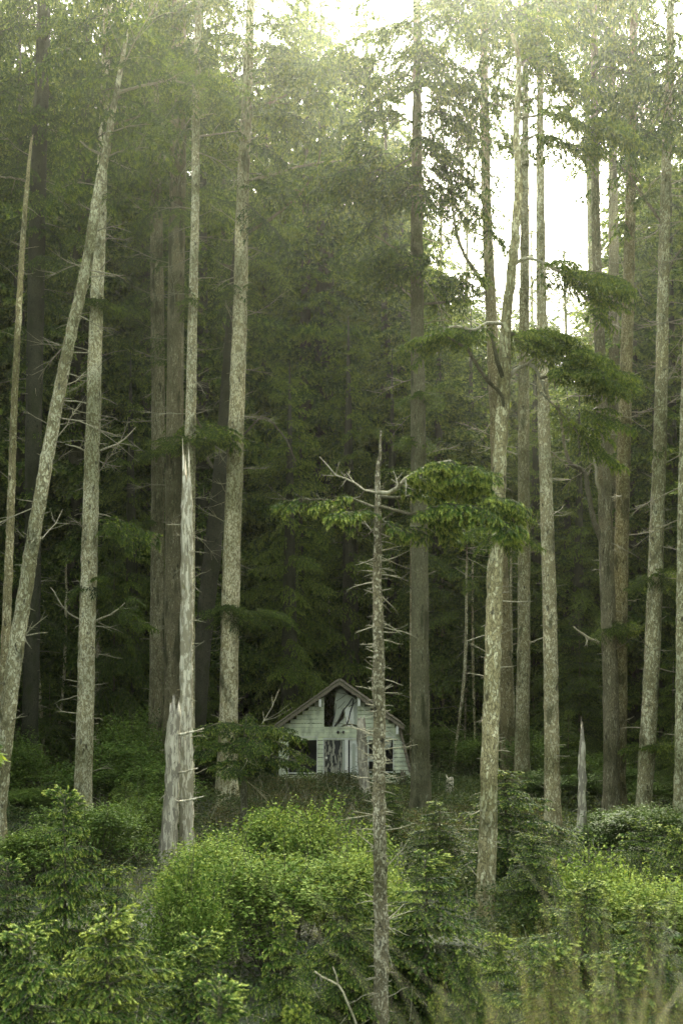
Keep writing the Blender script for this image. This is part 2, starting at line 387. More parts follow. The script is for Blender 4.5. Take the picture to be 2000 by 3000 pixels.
def dead_twig(acc, p, d, L, r0, mi=1, fork=2, sag=0., seed=0):
    rr = np.random.default_rng(seed); d = norm(d)
    n = 5; s = np.linspace(0, 1, n); side = norm(np.cross(d, [0, 0, 1.])+1e-6)
    bend = rr.normal(0, .18)*L; upb = (rr.normal(0, .08)-sag)*L
    pts = p+d*(s*L)[:, None]+side*(bend*s*s)[:, None]+np.array([0, 0, 1.])*(upb*s*s)[:, None]+rr.normal(0, .022*L, (n, 3))*s[:, None]
    tube(acc, pts, r0*(1-.85*s)+.002, 5, mi=mi)
    for q in range(fork):
        k = int(rr.integers(1, n-1)); dd = norm(d+side*rr.choice([-1, 1])*rr.uniform(.4, .9)+np.array([0, 0, rr.uniform(-.5, .5)]))
        tube(acc, np.array([pts[k], pts[k]+dd*L*rr.uniform(.15, .35), pts[k]+dd*L*rr.uniform(.4, .5)+np.array([0, 0, rr.uniform(-.1, .1)*L])]), [r0*.5, r0*.3, .002], 4, mi=mi)

def tree(name, label, cat, path, Y=None, bark='bark', foliage=(), stubs=(), limbs=(), ragged=0., group=None, flare=1.55, seed=None, kind='old', lean=0., stubmat='stub', jitter=.03, leaf='needle', sides=16, stub_len=(.2, 1.1), stub_r=.022, deadlimbs=None):
    if deadlimbs is None and name == 'spruce_tree': deadlimbs = (150, 1250, 13)
    """path: (view x, view y, view width) from the top down to the foot; Y: distance"""
    seed = seed if seed is not None else abs(hash(label)) % 1 + len(label)*7+int(path[-1][0])
    rr = np.random.default_rng(seed)
    if Y is None: Y = Ybase(path[-1][1])
    pts = np.array([P(x, y, Y) for x, y, w in path]); rad = np.array([wm(w, Y)/2 for x, y, w in path])
    foot = pts[-1].copy(); gz = float(ground_z(foot[0], foot[1]))
    if foot[2] > gz-.05:
        foot2 = foot.copy(); foot2[2] = gz-.12; pts = np.vstack([pts, foot2]); rad = np.r_[rad, rad[-1]*1.04]
    pts[:, 1] += lean*(pts[:, 2]-gz)
    base = np.array([foot[0], foot[1], gz])
    root = empty(name, base, label, cat, group)
    pr = smooth_path(np.hstack([pts, rad[:, None]]), .16 if Y < 35 else .3)
    c, rad_s = pr[:, :3], pr[:, 3].copy()
    hz = c[:, 2]-gz
    rad_s *= 1+(flare-1)*np.exp(-np.clip(hz, 0, None)/.55)
    c = c+np.stack([rr.normal(0, .006, len(c)), rr.normal(0, .006, len(c)), 0*hz], 1)
    acc = Acc()
    tube(acc, c, rad_s, sides, jitter=jitter, ragged=ragged)
    at = lambda vy: np.array([np.interp(P(0, vy, Y)[2], c[::-1, 2], c[::-1, q]) for q in range(3)])
    rat = lambda vy: float(np.interp(P(0, vy, Y)[2], c[::-1, 2], rad_s[::-1]))
    sacc = Acc()
    for (y0, y1, n) in stubs:
        n = int(n*1.9)
        for q in range(n):
            vy = rr.uniform(y0, y1); p = at(vy); r_ = rat(vy)
            az = rr.choice([0, np.pi])+rr.normal(0, .75) if rr.random() < .75 else rr.uniform(0, 6.28)
            pit = rr.normal(.08, .35); d = np.array([math.cos(az)*math.cos(pit), math.sin(az)*math.cos(pit), math.sin(pit)])
            L = rr.uniform(*stub_len)**1.0*(.22+.78*rr.random()**2.2)
            dead_twig(sacc, p+d*r_*.8, d, L, stub_r*(.5+.8*rr.random())*(.6+.4*min(1, L)), 1, int(rr.integers(0, 3)) if L > .3 else 0, sag=rr.uniform(-.1, .25), seed=int(rr.integers(1e9)))
    if deadlimbs:
        ya, yb_, nl = deadlimbs
        for q in range(nl):
            vy = ya+(yb_-ya)*(q+rr.random())/nl; p = at(vy); az = rr.choice([0, np.pi])+rr.normal(0, .9); pit = rr.normal(.12, .4)
            d = np.array([math.cos(az)*math.cos(pit), math.sin(az)*math.cos(pit), math.sin(pit)])
            dead_twig(sacc, p+d*rat(vy)*.8, d, rr.uniform(.6, 1.6)*rr.uniform(1, 1.6), .018, 1, 7, sag=rr.uniform(-.35, .45), seed=int(rr.integers(1e9)))
    # knots: short swellings round broken stubs
    if sacc.n:
        V, T, A, MI = sacc.proto(); acc.add(V, T, A, MI)
    place_child('trunk', acc, [M[bark], M[stubmat]], root, smooth=True)
    fol2 = []
    for li in limbs:
        lp = np.array([P(x, y, Y+dy) for x, y, dy in li['pts']]); la = Acc()
        sp = smooth_path(np.hstack([lp, np.linspace(wm(li['w'][0], Y)/2, wm(li['w'][1], Y)/2, len(lp))[:, None]]), .15)
        sp[:, :3] += rr.normal(0, .008, (len(sp), 3))
        tube(la, sp[:, :3], np.maximum(sp[:, 3], .004), 8, jitter=.08)
        for q in range(li.get('twigs', 4)):
            k = int(rr.integers(len(sp)//5, len(sp)-1)); t = norm(sp[min(k+1, len(sp)-1), :3]-sp[k-1, :3])
            dd = norm(t*.6+rr.normal(0, .7, 3)); dead_twig(la, sp[k, :3], dd, rr.uniform(.3, 1.)*li.get('tl', .8), sp[k, 3]*.45, 0, 2, seed=int(rr.integers(1e9)))
        place_child('branch', la, M[li.get('mat', 'limb')], root, smooth=True)
        if 'fol' in li:
            nf, Lf = li['fol'][:2]; t0 = li['fol'][2] if len(li['fol']) > 2 else .3
            for q in range(nf):
                t = t0+(1-t0)*(q+rr.random())/nf; k = min(len(sp)-2, int(t*(len(sp)-1))); tg = norm(sp[k+1, :3]-sp[k, :3]); azt = math.atan2(tg[1], tg[0])
                fol2.append((sp[k, :3], azt+rr.choice([-1, 1])*R(rr.uniform(15, 75)), math.asin(np.clip(tg[2], -.5, .5))*.4+rr.normal(-.10, .14), Lf*(1.15-.45*t)*rr.uniform(.6, 1.25)))
            fol2.append((sp[-2, :3], azt, -.1, Lf*.8))
    if foliage or fol2:
        fa = Acc()
        for (p, az, pit, L) in fol2: put_branch(fa, kind, p, az, pit, L, av=rr.normal(.02, .06))
        for f in foliage:
            if f[0] == 'auto':
                _, y0, y1, n, R0, R1 = f[:6]; n = int(n*.8); azc = f[6] if len(f) > 6 else None; spd = f[7] if len(f) > 7 else 60
                for q in range(n):
                    s = (q+rr.random())/n; vy = y0+(y1-y0)*s; p = at(vy)
                    az = (q*2.399+rr.normal(0, .4)) if azc is None else R(azc+rr.normal(0, spd))
                    L = (R0+(R1-R0)*s)*(.55+.6*rr.random())
                    put_branch(fa, kind, p, az, R(-4-16*s)+rr.normal(0, .14), L, av=rr.normal(0, .06))
            elif f[0] == 'ring':
                _, vy, L, n = f
                for q in range(n):
                    p = at(vy+rr.normal(0, 4)); put_branch(fa, 'mid', p, rr.uniform(0, 6.28), rr.normal(-.05, .25), L*(.6+.6*rr.random()), av=rr.normal(.03, .06))
            elif f[0] == 'b':        # a bough: pixel, depth offset, azimuth, pitch, length
                _, x, y, dy, az, pit, L = f[:7]
                kd = f[7] if len(f) > 7 else kind
                put_branch(fa, kd, P(x, y, Y+dy), R(az), R(pit), L, av=rr.normal(.02, .05))
            elif f[0] == 'mass':     # sprays filling a flattened mass: centre, half sizes in view px, depth half size, count, length, heading
                _, x, y, rx, ry, rd, n, L, az = f[:9]; kd = f[9] if len(f) > 9 else kind
                for q in range(n):
                    a = rr.uniform(-1, 1, 3)
                    while (a**2).sum() > 1: a = rr.uniform(-1, 1, 3)
                    p = P(x+a[0]*rx, y+a[1]*ry+.25*ry*a[0]*a[0], Y+a[2]*rd)
                    put_branch(fa, kd, p, R(az)+rr.normal(0, .8)+a[2]*.6, rr.normal(-.12, .18), L*(.6+.7*rr.random()), av=rr.normal(.02, .06))
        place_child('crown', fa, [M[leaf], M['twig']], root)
    return root

ST = 'spruce_tree'
tree('dead_tree', 'thin dead spruce with bristling broken stubs, standing clear before the cabin', 'dead tree',
     [(875, 988, 3), (872, 1040, 7), (868, 1080, 10), (867, 1150, 14), (866, 1300, 20), (869, 1500, 26), (870, 1800, 29), (872, 2000, 31), (875, 2200, 33), (872, 2449, 37)],
     Y=15, bark='dead', kind='young', leaf='young', flare=1.15, jitter=.09, stub_len=(.12, .62), stub_r=.012,
     stubs=[(1180, 1500, 40), (1500, 1900, 52), (1900, 2352, 48)],
     limbs=[dict(pts=[(866, 1132, 0), (905, 1128, -.1), (925, 1105, -.2), (985, 1070, -.3), (1040, 1062, -.3), (1085, 1085, -.3)], w=(11, 4), twigs=8, tl=.35, mat='stub', fol=(20, .42, .3)),
            dict(pts=[(866, 1142, 0), (930, 1142, .3), (1010, 1112, .5), (1090, 1120, .5), (1160, 1165, .5), (1185, 1200, .5)], w=(8, 3), twigs=9, tl=.4, fol=(24, .46, .3)),
            dict(pts=[(866, 1160, 0), (940, 1180, -.4), (1030, 1160, -.6), (1110, 1175, -.7), (1160, 1215, -.7)], w=(7, 3), twigs=9, tl=.4, fol=(20, .42, .3)),
            dict(pts=[(864, 1132, 0), (825, 1118, .1), (800, 1100, .15), (770, 1092, .2), (748, 1062, .2), (733, 1050, .2)], w=(5, 1.5), twigs=7, tl=.35, mat='stub'),
            dict(pts=[(864, 1165, 0), (815, 1150, .3), (750, 1148, .4), (690, 1145, .5), (640, 1155, .5)], w=(6, 2), twigs=10, tl=.4, fol=(8, .28, .3)),
            dict(pts=[(864, 1180, 0), (820, 1180, -.3), (770, 1172, -.5)], w=(5, 2), twigs=8, tl=.35, fol=(6, .32, .3)),
            dict(pts=[(866, 1180, 0), (900, 1215, -.2), (935, 1225, -.3)], w=(5, 2), twigs=6, tl=.35, fol=(4, .3, .4)),
            dict(pts=[(863, 1215, 0), (835, 1235, 0), (812, 1190, -.1)], w=(5, 2), twigs=3, tl=.3)],
     foliage=[('mass', 1040, 1085, 85, 14, .5, 16, .34, 0), ('mass', 1120, 1150, 60, 20, .5, 14, .34, 0), ('mass', 985, 1205, 60, 16, .4, 7, .26, 0)])

tree('dead_tree', 'slender barkless pole with a snapped top, beside the leaning pale trunk', 'dead tree',
     [(72, 320, 5), (62, 420, 9), (52, 560, 12), (42, 740, 14), (33, 920, 15), (24, 1200, 18), (14, 1450, 21), (6, 1650, 24), (0, 1960, 30)], Y=30.5, bark='pale', ragged=.1,
     stubs=[(350, 1500, 26)], stub_len=(.15, .9), stub_r=.014,
     limbs=[dict(pts=[(60, 415, 0), (30, 408, 0), (0, 406, .2), (-40, 395, .3)], w=(6, 2), twigs=3)])
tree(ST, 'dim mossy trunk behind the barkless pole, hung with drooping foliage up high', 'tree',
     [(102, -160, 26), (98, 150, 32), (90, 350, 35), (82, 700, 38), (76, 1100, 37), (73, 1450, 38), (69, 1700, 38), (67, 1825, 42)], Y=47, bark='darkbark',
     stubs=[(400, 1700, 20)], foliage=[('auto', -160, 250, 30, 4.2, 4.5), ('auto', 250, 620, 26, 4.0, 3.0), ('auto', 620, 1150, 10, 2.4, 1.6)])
tree(ST, 'pale trunk leaning steeply across its upright neighbour', 'tree',
     [(303, 5, 5), (282, 130, 10), (262, 240, 14), (247, 330, 18), (225, 440, 22), (202, 590, 24), (165, 760, 26), (132, 920, 28), (100, 1100, 30), (62, 1330, 33), (28, 1560, 36), (6, 1750, 38), (-12, 1985, 44)], Y=29.5, bark='pale',
     stubs=[(300, 1700, 30)],
     limbs=[dict(pts=[(235, 355, 0), (205, 340, -.3), (182, 322, -.4)], w=(7, 3), twigs=1, mat='stub'),
            dict(pts=[(262, 215, 0), (330, 195, -.3), (400, 185, -.5), (470, 205, -.6)], w=(7, 3), twigs=7, mat='stub'),
            dict(pts=[(262, 285, 0), (310, 270, 0), (362, 250, .2)], w=(5, 2), twigs=4)],
     foliage=[('auto', 5, 130, 14, .8, 1.9), ('auto', 130, 330, 16, 2.0, 1.8), ('mass', 480, 195, 35, 25, .8, 9, .9, 0, 'mid'), ('mass', 400, 185, 60, 16, .8, 8, .9, 0, 'mid')])
tree(ST, 'upright pale trunk crossed near its top by the leaning one', 'tree',
     [(250, -160, 16), (246, 60, 18), (240, 250, 21), (233, 430, 25), (228, 560, 28), (220, 760, 31), (213, 1000, 34), (206, 1250, 37), (200, 1450, 38), (196, 1650, 40), (189, 1905, 44)], Y=35, bark='pale',
     stubs=[(500, 1850, 55)], stub_len=(.2, 1.6),
     limbs=[dict(pts=[(231, 1035, 0), (258, 1025, 0), (283, 1010, .3), (312, 982, .5)], w=(6, 2), twigs=3, mat='stub'),
            dict(pts=[(222, 1425, 0), (255, 1410, 0), (288, 1385, .3)], w=(5, 2), twigs=2, mat='stub'),
            dict(pts=[(205, 1040, 0), (180, 1028, 0), (150, 1020, 0)], w=(5, 2), twigs=1, mat='stub'),
            dict(pts=[(198, 1430, 0), (160, 1410, -.1), (128, 1370, -.3), (118, 1350, -.3)], w=(5, 2), twigs=2, mat='stub')],
     foliage=[('auto', -160, 260, 26, 2.8, 3.0), ('auto', 260, 470, 8, 2.2, 1.8), ('ring', 690, .8, 16), ('ring', 1335, .7, 10), ('b', 222, 1190, 0, 0, -4, 2.0), ('b', 222, 1192, 0, 30, -8, 1.9), ('b', 218, 1192, 0, -35, -10, 1.7), ('b', 222, 1200, .2, 5, -22, 1.6), ('mass', 290, 1400, 40, 40, .8, 8, .8, 0, 'mid')])
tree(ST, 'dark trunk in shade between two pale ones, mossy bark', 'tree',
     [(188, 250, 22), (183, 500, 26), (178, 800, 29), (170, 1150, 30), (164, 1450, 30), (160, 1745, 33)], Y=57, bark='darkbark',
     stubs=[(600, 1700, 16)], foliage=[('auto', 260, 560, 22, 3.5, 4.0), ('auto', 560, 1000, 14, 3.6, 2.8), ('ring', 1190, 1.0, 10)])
tree(ST, 'dark grey trunk standing alone just before the broad double trunk', 'tree',
     [(350, -100, 18), (354, 250, 24), (360, 600, 30), (363, 950, 31), (361, 1350, 31), (358, 1600, 32), (355, 1820, 36)], Y=47.5, bark='furrow',
     stubs=[(400, 1750, 24)], foliage=[('auto', -100, 420, 30, 3.6, 4.2), ('auto', 420, 820, 16, 4.0, 3.0), ('ring', 1200, .9, 8), ('ring', 1035, 1., 8)])
tree(ST, 'stout straight trunk close behind the silver snag', 'tree',
     [(412, -160, 28), (410, 120, 34), (408, 400, 38), (404, 700, 38), (401, 1000, 40), (398, 1350, 41), (396, 1600, 42), (394, 1850, 48)], Y=44, bark='furrow',
     stubs=[(450, 1600, 34)], foliage=[('auto', -160, 200, 30, 4.0, 4.2), ('auto', 200, 480, 14, 4.2, 2.4), ('ring', 1020, 1.2, 12), ('mass', 410, 1000, 55, 22, 1.2, 10, 1.2, 0)])
tree(ST, 'slim light trunk rising above the silver snag', 'tree',
     [(462, -160, 12), (455, 60, 15), (451, 250, 17), (448, 500, 19), (443, 700, 21), (439, 900, 24), (436, 1080, 26), (434, 1400, 27), (432, 1880, 32)], Y=41, bark='pale',
     stubs=[(250, 980, 24)],
     limbs=[dict(pts=[(458, 312, 0), (500, 306, 0), (545, 300, .2)], w=(5, 2), twigs=2, mat='stub'), dict(pts=[(445, 985, 0), (480, 1015, -.2), (520, 1042, -.3)], w=(7, 3), twigs=2, mat='stub')],
     foliage=[('auto', -160, 260, 22, 2.8, 2.6), ('ring', 690, .7, 8), ('mass', 455, 985, 60, 20, 1., 14, 1.1, 0), ('ring', 1010, 1.1, 8)])
tree('dead_tree', 'tall silver snag without bark, split by long dark cracks', 'dead tree',
     [(428, 1108, 15), (429, 1130, 22), (429, 1200, 26), (429, 1350, 28), (428, 1550, 29), (428, 1750, 32), (430, 1990, 36)], Y=29.8, bark='deadwood', ragged=.5, flare=1.05, jitter=.12,
     stubs=[(1130, 1900, 42)], stub_len=(.15, .9), stub_r=.014)
tree('dead_tree', 'short broken snag with a jagged top leaning on the silver snag', 'dead tree',
     [(401, 1640, 26), (398, 1680, 32), (396, 1780, 34), (390, 1880, 36), (384, 1995, 44)], Y=28.8, bark='snag', ragged=.22, flare=1.1, jitter=.08,
     stubs=[(1660, 1940, 6)], stub_len=(.2, .5), stub_r=.02,
     limbs=[dict(pts=[(412, 1688, -.1), (440, 1682, -.2), (468, 1674, -.2)], w=(7, 3), twigs=1, mat='deadwood'), dict(pts=[(412, 1776, -.1), (436, 1770, -.2), (455, 1765, -.2)], w=(6, 3), twigs=0, mat='deadwood'),
            dict(pts=[(408, 1843, -.1), (440, 1838, -.2), (470, 1828, -.2)], w=(7, 2), twigs=1, mat='deadwood'), dict(pts=[(400, 1962, -.1), (420, 1958, -.2), (438, 1952, -.2)], w=(7, 4), twigs=0, mat='deadwood')])
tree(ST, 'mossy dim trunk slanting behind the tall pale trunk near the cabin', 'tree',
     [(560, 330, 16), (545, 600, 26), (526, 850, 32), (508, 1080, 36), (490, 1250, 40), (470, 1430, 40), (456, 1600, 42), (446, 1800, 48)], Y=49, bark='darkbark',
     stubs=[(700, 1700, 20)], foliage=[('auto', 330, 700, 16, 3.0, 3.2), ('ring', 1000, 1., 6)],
     limbs=[dict(pts=[(505, 1090, 0), (480, 1060, .5), (470, 1000, 1.), (440, 940, 1.)], w=(9, 4), twigs=4)])
tree(ST, 'tallest pale trunk beside the cabin, long bare limbs reaching from its upper half', 'tree',
     [(580, -160, 15), (574, 40, 19), (568, 200, 23), (562, 330, 26), (556, 480, 29), (552, 700, 33), (545, 900, 36), (539, 1080, 38), (532, 1280, 41), (528, 1450, 42), (525, 1620, 43), (521, 1800, 48)], Y=42, bark='pale',
     stubs=[(300, 1050, 36), (1050, 1640, 30)], stub_len=(.2, 1.2),
     limbs=[dict(pts=[(570, 532, 0), (605, 512, 0), (650, 480, -.3), (692, 440, -.4), (725, 390, -.5), (737, 340, -.5)], w=(8, 3), twigs=10, tl=1.2),
            dict(pts=[(577, 412, 0), (620, 402, 0), (662, 388, .3), (720, 375, .5), (800, 368, .8), (880, 372, 1.)], w=(7, 2), twigs=9, tl=1.4, mat='stub'),
            dict(pts=[(575, 250, 0), (620, 235, 0), (670, 210, .3), (720, 185, .5)], w=(6, 2), twigs=6, tl=1.3),
            dict(pts=[(560, 225, 0), (540, 190, 0), (522, 150, .2), (500, 100, .3)], w=(5, 2), twigs=4, tl=1.),
            dict(pts=[(548, 1010, 0), (610, 960, .5), (650, 1000, .8), (680, 1060, 1.)], w=(5, 3), twigs=4, tl=1.),
            dict(pts=[(553, 625, 0), (520, 610, 0), (505, 605, -.3)], w=(5, 2), twigs=2)],
     foliage=[('auto', -160, 230, 34, 4.0, 4.6), ('auto', 100, 480, 18, 4.5, 3.5, 10, 40), ('ring', 668, .9, 14), ('ring', 1400, 1.1, 20), ('mass', 590, 1408, 60, 18, 1., 12, 1., 0, 'mid'), ('mass', 840, 360, 110, 26, 1.5, 18, 1.5, 0), ('mass', 700, 180, 110, 60, 2., 16, 1.9, 0)])
tree(ST, 'straight grey trunk standing close beside the cabin, dark tufts ringing it high up', 'tree',
     [(958, -160, 14), (957, 80, 18), (957, 300, 23), (957, 500, 27), (958, 750, 31), (960, 950, 34), (963, 1200, 38), (964, 1500, 41), (965, 1750, 44), (966, 1880, 54)], Y=39.2, bark='furrow', flare=1.25,
     stubs=[(450, 1000, 14), (1200, 1800, 8)], stub_len=(.1, .6),
     foliage=[('auto', -160, 120, 30, 4.4, 4.6), ('auto', 120, 440, 30, 3.6, 3.8), ('auto', 90, 420, 16, 2.8, 3.2, 0, 40), ('mass', 935, 590, 80, 32, 1.3, 30, 1.4, 180), ('mass', 990, 640, 60, 24, 1.2, 18, 1.3, 0), ('ring', 905, .8, 14), ('ring', 1012, .7, 6), ('mass', 860, 370, 110, 36, 1.6, 26, 1.6, 180), ('mass', 930, 410, 60, 25, 1.2, 12, 1.4, 180)],
     limbs=[dict(pts=[(955, 598, 0), (915, 575, -.2), (880, 552, -.3), (860, 540, -.3)], w=(6, 3), twigs=3), dict(pts=[(953, 690, 0), (925, 665, 0), (885, 640, 0)], w=(5, 3), twigs=2, mat='stub'),
            dict(pts=[(972, 698, 0), (1040, 690, .5), (1090, 678, 1.), (1118, 670, 1.)], w=(6, 4), twigs=4)])
tree(ST, 'grey trunk half hidden behind the crooked pale tree, bare limbs against the bright gap', 'tree',
     [(1108, -140, 14), (1111, 100, 18), (1114, 300, 20), (1118, 500, 22), (1126, 680, 26), (1134, 850, 28), (1140, 1000, 30), (1148, 1250, 31), (1156, 1450, 33), (1163, 1650, 34), (1168, 1795, 38)], Y=47, bark='bark',
     stubs=[(100, 700, 26), (900, 1700, 22)], stub_len=(.3, 2.),
     limbs=[dict(pts=[(1122, 672, 0), (1092, 625, 0), (1062, 575, .3), (1045, 520, .5), (1035, 400, .5)], w=(11, 5), twigs=8, tl=1.6),
            dict(pts=[(1112, 415, 0), (1075, 425, .3), (1030, 410, .5), (1005, 390, .8)], w=(5, 2), twigs=6, tl=1.3),
            dict(pts=[(1112, 310, 0), (1080, 300, .3), (1040, 295, .5), (1000, 300, .8)], w=(5, 2), twigs=6, tl=1.3),
            dict(pts=[(1120, 545, 0), (1080, 530, .3), (1035, 500, .5), (990, 480, .8)], w=(5, 2), twigs=6, tl=1.3)],
     foliage=[('auto', -160, 60, 24, 3.8, 3.4), ('auto', 60, 330, 34, 2.4, 2.7), ('auto', 330, 660, 10, 1.6, 1.2)])
tree('dead_tree', 'crooked pale tree with a smooth white upper trunk and wide ragged boughs', 'tree',
     [(1176, 78, 8), (1190, 130, 11), (1189, 220, 14), (1186, 330, 16), (1190, 400, 18), (1184, 520, 21), (1172, 640, 23), (1162, 730, 24), (1160, 800, 26), (1156, 900, 30), (1150, 1000, 31), (1143, 1150, 33), (1136, 1350, 37), (1130, 1550, 38), (1124, 1750, 40), (1118, 1950, 42), (1112, 2150, 46)],
     Y=24, bark='pale', kind='mid', flare=1.1, jitter=.06,
     stubs=[(150, 700, 22), (1000, 2100, 34)], stub_len=(.15, .9), stub_r=.018,
     limbs=[dict(pts=[(1182, 606, 0), (1206, 592, -.1), (1232, 598, -.2), (1262, 612, -.2), (1300, 628, -.2), (1330, 650, -.2), (1352, 690, -.2)], w=(9, 4), twigs=9, tl=.6, mat='stub', fol=(12, .8, .35)),
            dict(pts=[(1235, 600, 0), (1300, 620, .4), (1370, 628, .6), (1412, 640, .6)], w=(5, 3), twigs=7, tl=.6, fol=(12, .75, .2)),
            dict(pts=[(1160, 745, 0), (1120, 742, -.2), (1085, 757, -.3), (1045, 748, -.4), (1005, 765, -.4), (955, 780, -.4)], w=(9, 4), twigs=10, tl=.5, mat='stub', fol=(16, .6, .2)),
            dict(pts=[(1160, 960, 0), (1152, 910, -.2), (1115, 870, -.3), (1070, 800, -.4), (1040, 780, -.4), (1018, 768, -.4)], w=(9, 5), twigs=5, tl=.5),
            dict(pts=[(1158, 880, 0), (1140, 820, -.3), (1128, 760, -.3)], w=(10, 8), twigs=1),
            dict(pts=[(1162, 870, 0), (1190, 845, .1), (1215, 835, .1), (1240, 870, 0), (1255, 905, 0)], w=(12, 5), twigs=6, tl=.5, mat='stub'),
            dict(pts=[(1196, 320, 0), (1230, 312, 0), (1270, 318, 0), (1310, 345, 0)], w=(7, 3), twigs=8, tl=.5, fol=(8, .75, .3)),
            dict(pts=[(1196, 272, 0), (1250, 262, -.2), (1320, 278, -.3), (1400, 300, -.3), (1422, 318, -.3)], w=(7, 3), twigs=8, tl=.5, fol=(18, .85, .2)),
            dict(pts=[(1166, 770, 0), (1230, 762, .3), (1300, 790, .4), (1370, 840, .4), (1412, 880, .4)], w=(8, 3), twigs=8, tl=.5, fol=(26, .9, .1)),
            dict(pts=[(1240, 870, 0), (1300, 850, -.3), (1360, 860, -.4), (1410, 885, -.4)], w=(7, 3), twigs=8, tl=.5, fol=(18, .85, .1)),
            dict(pts=[(1190, 150, 0), (1225, 130, 0), (1270, 165, 0), (1310, 200, 0)], w=(5, 2), twigs=8, tl=.5, fol=(14, .75, .1)),
            dict(pts=[(1194, 232, 0), (1225, 228, 0), (1262, 238, 0)], w=(5, 3), twigs=5, tl=.5),
            dict(pts=[(1182, 250, 0), (1160, 245, 0), (1130, 235, 0)], w=(4, 2), twigs=4, tl=.4),
            dict(pts=[(1240, 900, 0), (1290, 950, 0), (1340, 1010, 0), (1380, 1060, 0)], w=(5, 2), twigs=8, tl=.6, fol=(10, .7, .3))],
     foliage=[('mass', 1205, 50, 36, 34, .6, 14, .7, 20), ('mass', 1240, 120, 40, 36, .7, 12, .7, 0), ('mass', 1262, 185, 45, 30, .7, 9, .7, 0), ('mass', 1370, 300, 45, 16, .7, 9, .7, 0), ('mass', 1340, 345, 50, 16, .7, 7, .7, 0),
              ('mass', 1365, 660, 45, 18, .6, 7, .65, 0), ('mass', 1355, 720, 30, 26, .5, 5, .6, 0), ('mass', 1215, 770, 60, 18, .7, 14, .75, 0), ('mass', 1300, 815, 72, 22, .8, 16, .75, 0), ('mass', 1355, 865, 52, 18, .8, 8, .75, 0),
              ('mass', 1075, 775, 85, 14, .7, 8, .65, 180), ('mass', 1340, 965, 60, 30, .7, 7, .7, 0), ('ring', 1215, .8, 8), ('mass', 1150, 1225, 42, 16, .5, 8, .55, 0)])
tree(ST, 'slim straight grey trunk between the crooked pale tree and its knotty neighbour', 'tree',
     [(1207, -100, 12), (1206, 200, 15), (1205, 500, 20), (1203, 750, 23), (1202, 1000, 26), (1203, 1250, 28), (1202, 1500, 30), (1198, 1795, 36)], Y=44, bark='bark',
     stubs=[(700, 1700, 14)], foliage=[('auto', -160, 50, 22, 3.4, 3.0), ('auto', 50, 200, 5, 1.6, 1.2)])
tree(ST, 'knotty light trunk bowing slightly, second beyond the crooked pale tree', 'tree',
     [(1240, -100, 12), (1240, 250, 16), (1241, 500, 20), (1244, 750, 24), (1247, 920, 27), (1252, 1080, 29), (1258, 1250, 31), (1263, 1450, 33), (1266, 1650, 34), (1270, 1965, 40)], Y=33, bark='pale',
     stubs=[(850, 1900, 30)], stub_len=(.15, .8), foliage=[('auto', -160, 50, 22, 3.0, 2.8), ('auto', 50, 200, 4, 1.4, 1.)])
tree(ST, 'slim hazy trunk before the brightest sky, nearly bare', 'tree',
     [(1340, -100, 8), (1346, 200, 11), (1353, 420, 14), (1358, 600, 17), (1362, 800, 19), (1366, 1100, 22), (1368, 1790, 28)], Y=64, bark='bark',
     stubs=[(250, 700, 14)], stub_len=(.5, 2.5), foliage=[('auto', -160, 130, 30, 3.8, 3.8), ('auto', 130, 420, 8, 2.4, 1.6)])
tree(ST, 'grey trunk with a crooked elbow limb, joined at the foot to a straighter one', 'tree',
     [(1362, -100, 12), (1366, 300, 17), (1368, 500, 20), (1374, 700, 23), (1380, 900, 26), (1386, 1050, 29), (1390, 1200, 32), (1396, 1400, 34), (1402, 1600, 36), (1404, 1890, 42)], Y=38.2, bark='furrow',
     stubs=[(600, 1850, 34)], stub_len=(.15, 1.),
     limbs=[dict(pts=[(1382, 1245, 0), (1362, 1190, -.2), (1350, 1130, -.2), (1338, 1080, -.2), (1312, 1068, -.2), (1300, 1040, -.2), (1290, 980, -.2), (1282, 930, -.2)], w=(13, 6), twigs=4, tl=.7),
            dict(pts=[(1386, 1145, 0), (1370, 1110, -.2), (1368, 1070, -.2), (1362, 1050, -.2)], w=(10, 4), twigs=1, mat='stub'),
            dict(pts=[(1376, 1478, 0), (1345, 1462, -.2), (1318, 1440, -.3)], w=(9, 3), twigs=2, mat='stub'),
            dict(pts=[(1375, 760, 0), (1400, 720, 0), (1420, 660, .2)], w=(6, 2), twigs=4)],
     foliage=[('auto', -160, 240, 30, 3.0, 3.0), ('ring', 1437, 1., 14)])
tree(ST, 'straight tall trunk rising from the same foot as the elbowed one', 'tree',
     [(1458, -160, 14), (1454, 100, 18), (1450, 350, 21), (1444, 600, 25), (1437, 850, 29), (1432, 1050, 31), (1427, 1250, 32), (1424, 1450, 33), (1422, 1650, 34), (1420, 1890, 40)], Y=38.8, bark='bark',
     stubs=[(400, 1850, 24)], stub_len=(.15, .9), foliage=[('auto', -160, 210, 30, 3.0, 3.0), ('auto', 210, 520, 10, 2.2, 1.6), ('ring', 1440, .8, 10)])
tree(ST, 'hazy trunk tucked behind the straight tall one', 'tree',
     [(1402, -120, 12), (1405, 200, 16), (1408, 500, 22), (1410, 800, 24), (1411, 1100, 26), (1412, 1780, 32)], Y=56, bark='furrow',
     stubs=[(400, 1500, 14)], foliage=[('auto', -160, 300, 38, 3.6, 3.6)])
